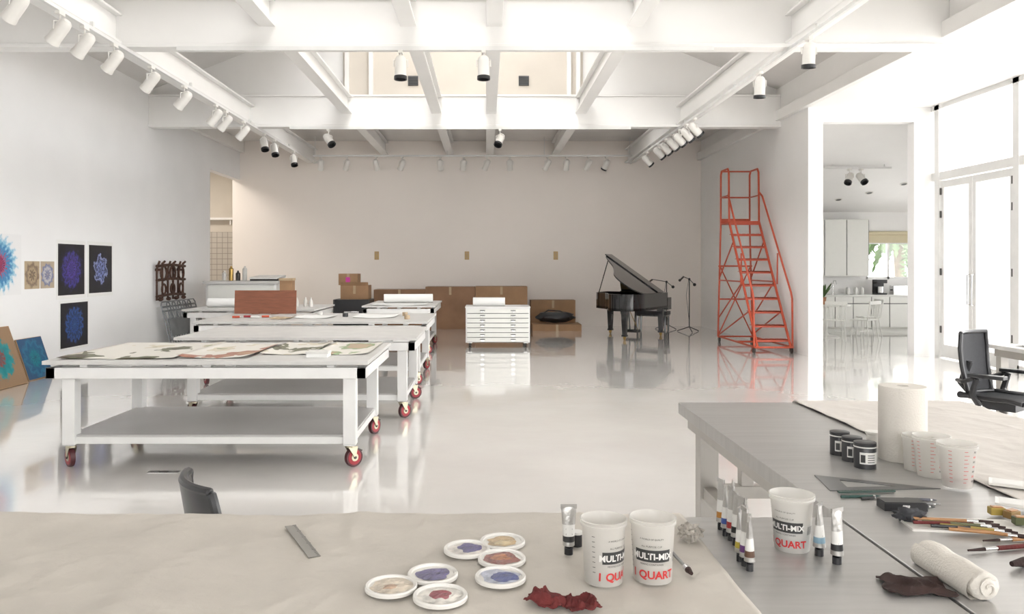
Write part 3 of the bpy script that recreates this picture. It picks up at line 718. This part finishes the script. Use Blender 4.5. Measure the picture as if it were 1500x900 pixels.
# ---------------------------------------------------------------- rolling ladder
m=MB('rolling_ladder'); xa,xb=4.97,5.58; r=.019
yf,yt,yr=14.68,16.28,16.86
def sy(z): return yf+(yt-yf)*(z-.25)/2.25
for x in (xa,xb):
    sgn=-1 if x==xa else 1
    m.tube([(x,sy(.1),.1),(x,sy(2.5),2.5)],.024,orange)
    m.tube([(x+sgn*.04,yf-.1,.11),(x+sgn*.04,yr+.02,.11)],r,orange)
    m.tube([(x+sgn*.06,yr,.11),(x,yr,2.5),(x,yr,3.52),(x,yr-.06,3.6),(x,yt+.1,3.6),(x,yt+.03,3.52),(x,yt,2.5)],r,orange)
    m.tube([(x,yr,3.05),(x,yt,3.05)],r*.8,orange)
    m.tube([(x+sgn*.05,yf-.05,.12),(x+sgn*.05,yf-.03,1.0),(x+sgn*.05,yf+.03,1.12),(x+sgn*.04,yt-.08,3.02),(x,yt+.02,3.12)],r,orange)
    m.tube([(x+sgn*.045,sy(1.25),1.25),(x+sgn*.045,sy(1.25)-.02,1.85)],r*.8,orange)
    m.tube([(x+sgn*.05,yr,.5),(x,sy(1.3),1.3)],r*.75,orange); m.tube([(x+sgn*.03,yr,1.3),(x,sy(1.3),1.3)],r*.75,orange); m.tube([(x+sgn*.03,yr,1.35),(x,sy(2.1),2.1)],r*.75,orange); m.tube([(x+sgn*.05,yr,.14),(x,sy(.75),.75)],r*.75,orange)
for k in range(1,10):
    z=.25*k; y=sy(z); m.bb(xa,xb,y-.02,y+.16,z-.012,z,orange); m.bb(xa,xb,y-.02,y-.01,z-.045,z,orange)
    for q in range(6): m.bb(xa+.03+q*.095,xa+.08+q*.095,y,y+.14,z,z+.005,orange)
m.bb(xa,xb,yt-.02,yr,2.47,2.5,orange); m.bb(xa,xb,yt-.03,yt-.01,2.44,2.52,orange); m.bb(xa,xb,yr-.01,yr+.01,2.5,2.6,orange)
for z in (.11,.9,1.6,3.05,3.6): m.tube([(xa-(.05 if z<2 else 0),yr,z),(xb+(.05 if z<2 else 0),yr,z)],r*.85,orange)
m.tube([(xa-.05,yr,.15),(xb+.02,yr,1.6)],r*.7,orange); m.tube([(xb+.05,yr,.15),(xa-.02,yr,1.6)],r*.7,orange)
m.tube([(xa-.04,yf-.1,.11),(xb+.04,yf-.1,.11)],r,orange); m.tube([(xa-.04,15.7,.11),(xb+.04,15.7,.11)],r,orange)
for x in (xa-.04,xb+.04):
    for y in (yf-.02,yr-.02): m.cyl((x-.018,y,.052),(x+.018,y,.052),.052,darkmet,n=20); m.box((x,y,.10),(.05,.05,.03),orange)
m.done()

# ---------------------------------------------------------------- right hand task chair etc.
def task_chair(name,x,y,rz,dz=0):
    m=MB(name)
    def back(a,b,off=0):
        t=a*2-1; z=.48+b*.53; w=.265*(1-.16*(1-b)**2)*(1-.10*max(0,b-.75)*4)
        return (-.24-.06*b*b-.08*math.sin(pi*b)*.4+.06*t*t+off,t*w,z)
    m.grid(lambda a,b:back(a,b),14,16,blackm); m.grid(lambda a,b:back(a,b,-.008),14,16,blackm)
    rim=[back(a/12,1) for a in range(13)]+[back(1,1-b/12) for b in range(1,13)]+[back(1-a/12,0) for a in range(1,13)]+[back(0,b/12) for b in range(1,13)]
    m.tube(rim,.018,black)
    def seat(a,b): t=a*2-1; return (-.24+.48*b,t*.25,.46+.02*t*t-.03*max(0,b-.8)*4-.01*math.sin(pi*b))
    m.grid(seat,10,12,blackm); m.tube([seat(a/8,1) for a in range(9)]+[seat(1,1-b/8) for b in range(1,9)]+[seat(1-a/8,0) for a in range(1,9)]+[seat(0,b/8) for b in range(1,9)],.022,black)
    m.tube([(-.27,0,.75),(-.34,0,.55),(-.2,0,.40),(0,0,.38)],.03,black)
    m.box((0,0,.39),(.26,.18,.07),black); m.cyl((0,0,.36),(0,0,.12),.03,darkmet)
    for s_ in(-1,1):
        m.tube([(-.28,s_*.22,.6),(-.2,s_*.30,.60),(-.1,s_*.31,.64)],.018,black); m.tube([(-.1,s_*.22,.4),(-.12,s_*.31,.5),(-.08,s_*.31,.64)],.024,black)
        m.box((.0,s_*.31,.665),(.28,.09,.03),black)
    for k in range(5):
        a=2*pi*k/5; c,q=math.cos(a),math.sin(a); m.tube([(0,0,.13),(.16*c,.16*q,.12),(.31*c,.31*q,.08)],.022,black); m.cyl((.31*c-.02*q,.31*q+.02*c,.03),(.31*c+.02*q,.31*q-.02*c,.03),.03,black); m.cyl((.31*c,.31*q,.05),(.31*c,.31*q,.09),.01,black)
    m.done(loc=(x,y,0),rot=(0,0,rz),bevel=.004)
task_chair('mesh_task_chair',4.48,6.9,-.95)
m=MB('side_worktable'); m.bb(5.15,7.2,7.3,8.2,.76,.80,tableTop); m.bb(5.2,7.15,7.35,8.15,.68,.76,legM)
for x in (5.25,7.1):
    for y in (7.4,8.1): m.bb(x-.04,x+.04,y-.04,y+.04,0,.68,legM)
m.bb(5.25,7.1,7.4,8.1,.3,.33,tableTop); m.done(bevel=.003)
sheet('loose_paper',5.3,5.9,7.4,8.0,.80,paper)

# foreground chair behind near table
m=MB('black_side_chair')
def pad(a,b,o=0):
    t=a*2-1; z=.50+.29*b; w=.21*(1-.16*abs(2*b-1)**3)
    return (-.20-.05*b+.05*t*t+o, t*w, z)
m.grid(lambda a,b:pad(a,b,.016),14,12,black); m.grid(lambda a,b:pad(a,b,-.016),14,12,black)
m.tube([pad(a/12,1) for a in range(13)]+[pad(1,1-b/10) for b in range(1,11)]+[pad(1-a/12,0) for a in range(1,13)]+[pad(0,b/10) for b in range(1,11)],.018,black)
m.box((0,0,.43),(.42,.42,.05),black); m.tube([(-.22,0,.66),(-.27,0,.52),(-.2,0,.40),(0,0,.39)],.018,chrome)
m.cyl((0,0,.40),(0,0,.1),.025,chrome)
for k in range(5):
    a=2*pi*k/5; c,q=math.cos(a),math.sin(a); m.tube([(0,0,.11),(.26*c,.26*q,.07)],.018,black); m.cyl((.26*c-.02*q,.26*q+.02*c,.03),(.26*c+.02*q,.26*q-.02*c,.03),.03,black); m.cyl((.26*c,.26*q,.03),(.26*c,.26*q,.08),.009,black)
m.done(loc=(-.91,3.10,0),rot=(0,0,math.radians(33)),bevel=.01)

# ---------------------------------------------------------------- foreground tables
TH=.90
m=MB('near_worktable')
m.bb(-2.2,.975,.75,2.22,TH-.05,TH,alu)
m.bb(-2.15,.93,.80,2.17,TH-.13,TH-.05,legM)
for x in (-2.1,.86):
    for y in (.86,2.1): m.bb(x-.045,x+.045,y-.045,y+.045,0,TH-.13,legM)
m.bb(-2.1,.86,2.08,2.12,.3,.36,legM); m.done(bevel=.002)
m=MB('metal_worktable')
m.bb(.985,2.42,.75,4.08,TH-.055,TH,alu)
m.bb(1.02,2.38,.80,4.03,TH-.12,TH-.055,legM)
for x in (1.09,2.32):
    for y in (.9,2.5,3.93): m.bb(x-.045,x+.045,y-.045,y+.045,0,TH-.12,legM)
m.bb(1.09,2.32,3.9,3.96,.46,.52,legM); m.bb(1.06,1.12,.9,3.93,.46,.52,legM); m.bb(2.29,2.35,.9,3.93,.46,.52,legM)
m.bb(1.25,1.31,3.9,3.96,.52,TH-.12,legM)
m.done(bevel=.002)
def wr(x,y,s=1.): 
    r1=1-abs(noise.noise(Vector((x*3*s+y*1.5,y*2*s,7)))*2)
    r2=1-abs(noise.noise(Vector((x*6*s-y*4,y*5*s+x,3)))*2.2)
    return .004*noise.noise(Vector((x*5*s,y*2.5*s,.3)))+.0022*noise.noise(Vector((x*14*s,y*9*s,2)))+.012*max(r1-.75,0)+.007*max(r2-.75,0)
def cloth(name,x0,x1,y0,y1,z,mat,drop_far=.0,drop_left=0,drop_right=0,nx=120,ny=60):
    m=MB(name)
    def f(a,b):
        tx=-drop_left+a*(x1-x0+drop_left+drop_right); ty=b*(y1-y0+drop_far)
        x=x0+min(max(tx,0),x1-x0); y=y0+min(ty,y1-y0)+.008*noise.noise(Vector((x*2.2,0,5)))
        dz=0
        if tx<0: dz+=tx; x-=.008
        if tx>x1-x0: dz-=tx-(x1-x0); x+=.008
        if ty>y1-y0: dz-=ty-(y1-y0); y+=.010+.012*(.5+.5*math.sin(x*13))
        return (x,y,z+.0068+wr(x,y)+dz)
    m.grid(f,nx,ny,mat); m.done(solid=.002)
cloth('canvas_dropcloth',-2.2,.545,.78,2.225,TH,canvasM,drop_far=.10,nx=260,ny=130)
cloth('white_dropcloth',1.58,2.43,1.9,4.09,TH,canvasW,drop_far=.06,drop_right=.12,nx=90,ny=180)

CT=TH+.0135   # cloth surface
def on(u,v,h): return at(u,v,h)
a=on(425,771,CT); b=on(461,817,CT)
def strip(name,a,b,w,z,t,mat):
    d=Vector((b[0]-a[0],b[1]-a[1])); L=d.length; an=math.atan2(d.y,d.x); m=MB(name); m.box((0,0,0),(L,w,t),mat)
    for k in range(int(L/.01)): m.box((-L/2+.005+k*.01,w/2-.004,t/2),(.0008,.006 if k%5 else .01,.0006),inkK)
    return m.done(loc=((a[0]+b[0])/2,(a[1]+b[1])/2,z),rot=(0,0,an))
strip('steel_ruler',a,b,.028,CT+.001,.0015,M('steel_rule',(.28,.27,.25),.35,metal=.8))
# paint lids
def lid(u,v,cols,s=1.):
    x,y=on(u,v,CT); m=MB('paint_lid'); r=.056*s
    m.lathe([(0,.004),(r*.84,.004),(r*.86,.008),(r*.96,.009),(r,.006),(r,0),(r*.97,0),(r*.9,.001),(0,.001)],(0,0,0),plastic,n=36)
    for k,(c,q) in enumerate(cols):
        mat=M('paint_puddle',c,.35,var=.35,scale=50,bump=.5,bscale=60)
        ox,oy=(random.uniform(-.01,.01),random.uniform(-.01,.01)) if k else (0,0)
        V=[(ox,oy,.0065+k*.0012)]; N=22
        for i in range(N):
            t=2*pi*i/N; rr=r*q*(1+.35*noise.noise(Vector((math.cos(t)*1.7+u,math.sin(t)*1.7,k)))); V.append((ox+rr*math.cos(t),oy+rr*math.sin(t),.0048+k*.0008))
        m.add(V,[(0,1+i,1+(i+1)%N) for i in range(N)],mat)
    m.done(loc=(x,y,CT-.0005))
lid(736,796,[((.38,.27,.14),.66),((.48,.38,.22),.35)]); lid(684,807,[((.52,.48,.44),.8),((.055,.04,.14),.55)])
lid(735,821,[((.18,.045,.03),.74),((.34,.12,.035),.4)]); lid(634,844,[((.075,.06,.155),.68)])
lid(733,848,[((.36,.38,.46),.8),((.03,.045,.17),.5)]); lid(573,862,[((.50,.43,.34),.8),((.4,.27,.18),.3)]); lid(645,876,[((.58,.55,.50),.8),((.22,.022,.035),.42)],1.02)

# text helper
def textgeo(body,size,bold=0.):
    cu=bpy.data.curves.new('t','FONT'); cu.body=body; cu.size=size; cu.align_x='CENTER'; cu.resolution_u=3; cu.offset=bold
    ob=bpy.data.objects.new('t',cu); scene.collection.objects.link(ob)
    dg=bpy.context.evaluated_depsgraph_get(); me=bpy.data.meshes.new_from_object(ob.evaluated_get(dg))
    bm=bmesh.new(); bm.from_mesh(me); bmesh.ops.triangulate(bm,faces=bm.faces)
    V=[tuple(v.co) for v in bm.verts]; Fc=[tuple(v.index for v in f.verts) for f in bm.faces]; bm.free()
    bpy.data.objects.remove(ob); bpy.data.meshes.remove(me); bpy.data.curves.remove(cu)
    return V,Fc
def cup(u,v,z0,kind='big',turn=0.,h=.136,rb=.041,rt=.048,paint=None):
    x,y=on(u,v,z0); m=MB('mixing_cup')
    R=lambda z: rb+(rt-rb)*z/h
    m.lathe([(0,.004),(rb-.003,.004),(rb,0),(rb,.002),(R(h-.012),h-.012),(R(h)+.003,h-.012),(R(h)+.003,h-.008),(R(h)+.0015,h-.006),(R(h)+.004,h),(R(h)+.001,h+.001),(R(h)-.001,h-.002),(rb-.001,.006),(0,.006)],(0,0,0),cupM,n=40)
    def wrap(body,size,z,a0,mat,bold=0.):
        V,Fc=textgeo(body,size,bold); W=[]
        for (px,py,_) in V:
            zz=z+py; rr=R(zz)+.0009; t=a0+px/rr; W.append((rr*math.sin(t),-rr*math.cos(t),zz))
        m.add(W,Fc,mat)
    def patch(z0_,z1_,a0,a1,mat,o=.0006):
        m.grid(lambda a,b:((R(z0_+(z1_-z0_)*b)+o)*math.sin(a0+(a1-a0)*a),-(R(z0_+(z1_-z0_)*b)+o)*math.cos(a0+(a1-a0)*a),z0_+(z1_-z0_)*b),12,2,mat)
    if kind=='big':
        patch(.050,.076,turn-.75,turn+1.05,inkK); wrap('MULTI-MIX',.019,.056,turn+.12,label,.0006)
        wrap('1 QUART',.024,.014,turn+.15,inkR,.0007); wrap('MIXING CONTAINER',.0055,.043,turn+.1,inkK); wrap('ALL PURPOSE CUP',.0055,.082,turn+.1,inkK); wrap('A WORLD OF QUALITY',.005,.098,turn+.1,inkK)
        for k in range(8): patch(.03+k*.011,.0312+k*.011,turn-1.25,turn-1.1,inkK)
        for k in range(14): patch(.045,.065,turn+1.35+k*.03,turn+1.362+k*.03,inkK)
    else:
        for k in range(9): patch(.02+k*.012,.0215+k*.012,turn-.25,turn-.05+.1*(k%2),inkR)
        for k in range(7): wrap(str(k+1)+'00',.008,.022+k*.015,turn+.45,inkR if k%2 else inkK,.0002)
        for k in range(9): patch(.02+k*.012,.0215+k*.012,turn-1.1,turn-.9,inkR)
    if paint: m.lathe([(0,.008),(rb-.002,.008),(R(.035)-.002,.035),(0,.033)],(0,0,0),paint,n=30)
    m.done(loc=(x,y,z0-.0005))
blueP=M('blue_paint_residue',(.08,.24,.38),.4,var=.5,scale=30); pinkP=M('pink_paint_residue',(.45,.2,.2),.4,var=.3,scale=30); greyP=M('grey_paint_residue',(.4,.36,.32),.4)
cup(884,850,CT,turn=.55,paint=greyP); cup(956,847,CT,turn=-.35,paint=greyP)
cup(1160,803,TH+.001,turn=-.85,rt=.051,paint=blueP)
cup(1344,688,TH+.001,'sm',.2,h=.12,rt=.047); cup(1364,697,TH+.001,'sm',-.3,h=.135,rt=.055); cup(1402,712,CT,'sm',.1,h=.135,rt=.055,paint=pinkP)

# paint tubes
tube_al=M('tube_aluminium',(.44,.43,.41),.38,metal=.8,bump=.2,bscale=80)
def ptube(u,v,z,h,lab,r=.014,yaw=0.,lean=0.,cap=black):
    x,y=on(u,v,z); m=MB('paint_tube')
    m.cyl((0,0,0),(0,0,.016),r*.75,cap,n=14)
    m.cyl((0,0,.016),(0,0,.022),r*.5,chrome,r1=r,n=14)
    def f(a,b,s=0,e=1):
        q=s+(e-s)*b; t=2*pi*a; rx=r*(1+.35*q*q); ry=r*(1-q)**.7+.0012
        return (rx*math.cos(t),ry*math.sin(t),.022+(h-.022)*q)
    al=tube_al
    m.grid(lambda a,b:f(a,b,0,.10),16,2,al); m.grid(lambda a,b:f(a,b,.10,.24),16,3,lab); m.grid(lambda a,b:f(a,b,.24,.52),16,5,label); m.grid(lambda a,b:f(a,b,.52,1),16,4,al)
    m.box((0,0,h-.004),(r*2.75,.005,.011),al)
    for k in range(3): m.box((0,-r*.72+k*.0012,.05+k*.012),(r*1.1,.0008,.003),inkK)
    m.done(loc=(x,y,z),rot=(lean,0,yaw))
cols=[(.42,.18,.03),(.04,.08,.28),(.32,.03,.03),(.02,.02,.02),(.04,.16,.08),(.2,.32,.4),(.38,.3,.04),(.12,.04,.16),(.1,.05,.03)]
labs=[M('tube_label_%d'%i,c,.4) for i,c in enumerate(cols)]
ptube(833,812,CT,.118,labs[3])
for i,(u,v) in enumerate(((1056,776),(1063,785),(1071,792),(1078,799),(1086,805),(1093,812),(1084,822),(1091,829),(1098,836),(1074,778))):
    ptube(u,v,TH+.0005,.125+.012*random.random(),labs[i%9],r=.0115,yaw=random.uniform(.8,1.9))
ptube(1200,814,TH+.0005,.125,labs[5],yaw=.9); ptube(1226,826,TH+.0005,.13,labs[3],yaw=.5)
# paper towel
x,y=on(1322,673,TH); m=MB('paper_towel_roll')
m.lathe([(.02,.0),(.078,.0),(.080,.004),(.080,.262),(.078,.266),(.02,.266),(.02,0)],(0,0,0),towel,n=48)
m.grid(lambda a,b:(.0812*math.cos(-2.2+a*1.2+0),.0812*math.sin(-2.2+a*1.2),.002+.262*b),10,2,towel); m.done(loc=(x,y,TH+.0005))
# jars
def jar(u,v,h=.085,r=.034):
    x,y=on(u,v,TH); m=MB('ink_jar')
    m.lathe([(0,0),(r,0),(r,.004),(r,h*.78),(r*.92,h*.84),(0,h*.84)],(0,0,0),black,n=30); m.lathe([(r*.96,h*.82),(r*1.02,h*.83),(r*1.02,h),(r*.98,h*1.01),(0,h*1.01)],(0,0,0),black,n=30)
    m.lathe([(r*1.025,h*.815),(r*1.04,h*.82),(r*1.04,h*.86),(r*1.025,h*.865)],(0,0,0),label,n=30)
    m.grid(lambda a,b:((r+.0008)*math.sin(-.9+1.9*a),-(r+.0008)*math.cos(-.9+1.9*a),h*(.2+.45*b)),12,2,label)
    for k in range(4): m.grid(lambda a,b,k=k:((r+.0014)*math.sin(-.2+.7*a),-(r+.0014)*math.cos(-.2+.7*a),h*(.26+.09*k+.03*b)),6,1,inkK)
    m.grid(lambda a,b:((r+.0014)*math.sin(-.8+.4*a),-(r+.0014)*math.cos(-.8+.4*a),h*(.26+.3*b)),6,1,inkK)
    m.done(loc=(x,y,TH+.0005))
jar(1230,666); jar(1248,675); jar(1267,685,h=.088,r=.036)
x,y=on(1280,655,TH); m=MB('plastic_tub'); m.lathe([(0,0),(.026,0),(.028,.05),(.031,.052),(.031,.06),(0,.06)],(0,0,0),plastic,n=26); m.done(loc=(x,y,TH+.0005))
def stick(name,a,b,r,mat,z=TH,tip=None,tipmat=None):
    x0,y0=on(*a,z); x1,y1=on(*b,z); m=MB(name); p=Vector((x0,y0,z+r)); q=Vector((x1,y1,z+r)); d=(q-p)
    m.cyl(p,p+d*.8,r,mat,n=10); m.cyl(p+d*.8,p+d*.86,r*.95,chrome,n=10) ; m.cyl(p+d*.86,q,r*.9,tipmat or mat,r1=r*.25,n=10); m.done()
def brush(a,b,z,r=.004,mat=wood,flat=.012):
    x0,y0=on(*a,z); x1,y1=on(*b,z); p=Vector((x0,y0,z+max(r,flat*.35)+.001)); q=Vector((x1,y1,p.z)); d=q-p; m=MB('paint_brush')
    m.tube([p,p+d*.2,p+d*.45,p+d*.7],r,mat); m.cyl(p+d*.69,p+d*.83,flat*.35,chrome,n=12); m.cyl(p+d*.83,q,flat*.38,browncl,r1=flat*.2,n=12); m.done()
# framing triangle: an open steel set square
def tri_ring(T,w):
    c=Vector(((T[0][0]+T[1][0]+T[2][0])/3,(T[0][1]+T[1][1]+T[2][1])/3))
    return [tuple(c+(Vector(p)-c)*w) for p in T]
tri=[on(1193,697,TH),on(1216,720,TH),on(1378,717,TH)]; inn=tri_ring(tri,.45)
m=MB('steel_set_square'); sg=M('steel_grey',(.16,.16,.16),.3,metal=.7)
for i in range(3):
    j=(i+1)%3; m.prism([tri[i],tri[j],inn[j],inn[i]],TH+.0005,TH+.0025,sg)
m.done()
strip('scale_ruler',on(1228,724,TH),on(1310,722,TH),.014,TH+.006,.005,M('green_plastic',(.03,.06,.05),.4))
for (a,b,c) in (((1232,730),(1290,729),(.02,.06,.05)),((1262,733),(1285,731),(.03,.03,.03)),((1322,739),(1378,741),(.2,.2,.2)),((1320,744),(1370,745),(.05,.05,.05)),((1325,733),(1372,735),(.1,.1,.12))): stick('drawing_pencil',a,b,.004,M('pencil_lacquer',c,.4))
def tray(name,u,v,w,d,h,mat,rz=0.,z=TH):
    x,y=on(u,v,z); m=MB(name); m.box((0,0,.0015),(w,d,.003),mat)
    for sx in(-1,1): m.box((sx*w/2,0,h/2),(.003,d,h),mat)
    for sy_ in(-1,1): m.box((0,sy_*d/2,h/2),(w,.003,h),mat)
    return m.done(loc=(x,y,z),rot=(0,0,rz))
x,y=on(1308,738,TH)
m=MB('black_pencil_case'); m.box((0,0,.011),(.12,.055,.022),black); m.box((0,0,.0235),(.116,.051,.003),black); m.box((0,-.028,.014),(.02,.002,.008),chrome); m.done(loc=(x,y-.05,TH),rot=(0,0,-.05),bevel=.003)
tray('brush_tray',1412,772,.30,.11,.006,plastic,-.12)
hs=[wood,redcloth,M('olive_handle',(.10,.10,.04),.4),black,M('ochre_handle',(.30,.22,.05),.6),wood]
for k in range(7):
    brush((1325+k*13,762+k*2.5+(k%2)*4),(1455+k*9,768+k*4),TH+.007,.0045,hs[k%6])
m=MB('black_cloth_wad'); x,y=on(1332,764,TH); m.ball((0,0,.018),.035,blackm,sc=(1.1,.6,.45),jit=.8,n=18); m.done(loc=(x,y,TH))
for u,v,c in ((1460,757,(.35,.25,.05)),(1482,762,(.22,.13,.04)),(1496,772,(.07,.08,.03))):
    x,y=on(u,v,TH); m=MB('wood_carving_block'); m.box((0,0,.013),(.04,.025,.02),M('block_paint',c,.5)); m.box((0,0,.024),(.03,.018,.004),wood); m.done(loc=(x,y,TH+.003),rot=(0,0,random.uniform(-.5,.5)),bevel=.003)
brush((1560,800),(1418,811),TH,.006,redcloth,.012); brush((1580,790),(1440,796),TH,.005,wood,.01); brush((1590,815),(1482,834),TH,.009,wood,.03)
brush((985,815),(1013,846),CT,.004,M('grey_handle',(.2,.2,.19),.4),.02)
# rolled towel
a=on(1356,806,TH+.03); b=on(1448,862,TH+.03)
m=MB('rolled_hand_towel'); A=Vector((*a,TH+.029)); B_=Vector((*b,TH+.029)); d=(B_-A); ax=d.normalized(); s1=ax.cross(Vector((0,0,1))).normalized()
def f(q,t):
    th=2*pi*q; e=min(t,1-t)*2; P=A+d*t; r=.028*(1+.10*noise.noise(Vector((math.cos(th)*1.4,math.sin(th)*1.4,t*3)))+.03*math.sin(t*18+th*2))
    r*=min(1,.45+e*6)
    z=math.sin(th)*r; z=max(z,-.027)
    return tuple(P+s1*math.cos(th)*r*1.15+Vector((0,0,z)))
m.grid(f,36,50,towel)
def g(q,t):   # loose outer flap of the roll
    P=A+d*(.02+.93*t); th=.7-q*2.0; r=.031+.010*q
    return tuple(P+s1*math.cos(th)*r*1.15+Vector((0,0,max(math.sin(th)*r,-.027))))
m.grid(g,12,30,towel)
for tt in (0.0,1.0):   # closed ends with a spiral of cloth
    c0=A+d*tt; ring=[c0+s1*math.cos(k*.3)*.0145+Vector((0,0,math.sin(k*.3)*.0135)) for k in range(21)]
    m.add([tuple(c0)]+[tuple(p) for p in ring],[(0,1+k,1+(k+1)%21) for k in range(21)],towel)
    pts=[tuple(c0+ax*(.002 if tt else -.002)+s1*math.cos(k*.5)*(.004+.0011*k)+Vector((0,0,max(math.sin(k*.5)*(.004+.0011*k),-.024)))) for k in range(18)]
    m.tube(pts,.0022,towel,n=5)
m.done()
def rag(name,u,v,w,d,h,mat,rz,z,seed,n=50):
    x,y=on(u,v,z); m=MB(name)
    def f(a,b):
        px=(a-.5)*w*(1+.3*noise.noise(Vector((b*2.2,seed,0)))); py=(b-.5)*d*(1+.4*noise.noise(Vector((a*2.2,seed,4))))
        e=min(a,1-a,b,1-b)*4; rr=1-abs(noise.noise(Vector((a*2.1+b,b*1.8-a*.8,seed))))*2.2
        hh=h*(max(rr,0)**2*.8+.25*noise.noise(Vector((a*5,b*5,seed))))
        return (px+.004*noise.noise(Vector((a*8,b*8,seed+3))),py+.004*noise.noise(Vector((a*8,b*8,seed+9))),.003+max(hh,0)*min(.4+e,1))
    m.grid(f,n,n,mat); m.done(loc=(x,y,z),rot=(0,0,rz),solid=.002,ang=80)
rag('crimson_rag',803,882,.080,.065,.026,redcloth,-.5,CT,2.2); rag('crimson_rag',852,889,.072,.045,.020,redcloth,.35,CT,8.8)
rag('brown_rag',1340,862,.130,.095,.018,browncl,-.15,TH,5.1)
x,y=on(1012,790,CT); m=MB('crumpled_rag'); m.ball((0,0,.018),.026,M('stained_rag',(.38,.35,.31),.9,var=.5,scale=60),sc=(1,.8,.75),jit=.9,n=22); m.done(loc=(x,y,CT-.002))
for u,v in ((1487,712),(1500,742)):
    x,y=on(u,v,CT); m=MB('smartphone'); m.box((0,0,.004),(.075,.14,.008),plastic); m.box((0,0,.0085),(.068,.12,.001),label); m.done(loc=(x,y,CT+.001),rot=(0,0,1.0),bevel=.002)
x,y=on(845,800,CT); m=MB('film_canister'); m.cyl((0,0,0),(0,0,.03),.013,black); m.cyl((0,0,.03),(0,0,.036),.0145,label); m.done(loc=(x,y,CT))
m=MB('floor_outlet'); x,y=at(240,692); m.bb(x-.12,x+.12,y-.03,y+.03,0,.004,chrome); m.bb(x-.03,x+.03,y-.015,y+.015,.004,.006,darkmet); m.done()

# ---------------------------------------------------------------- light
w=bpy.data.worlds.new('sky'); scene.world=w; w.use_nodes=True
bg=w.node_tree.nodes['Background']; bg.inputs[0].default_value=(1,.993,.985,1); bg.inputs[1].default_value=7.0
li=bpy.data.lights.new('side_room_fill_light','AREA'); li.shape='RECTANGLE'; li.size=1.2; li.size_y=1.2; li.energy=100; li.color=(1,.93,.85)  # added fill without a visible fixture, brightens the dark side room
ob=bpy.data.objects.new('side_room_fill_light',li); scene.collection.objects.link(ob); ob.location=(-8,19.5,4.55)

cam=bpy.data.cameras.new('camera'); co=bpy.data.objects.new('camera',cam); scene.collection.objects.link(co); scene.camera=co
co.location=(0,0,EYE); co.rotation_euler=(pi/2,0,0)
cam.sensor_width=36; cam.lens=28; cam.shift_x=38/1500; cam.shift_y=-60/1500; cam.clip_start=.05
scene.view_settings.view_transform='Standard'
scene.view_settings.exposure=0
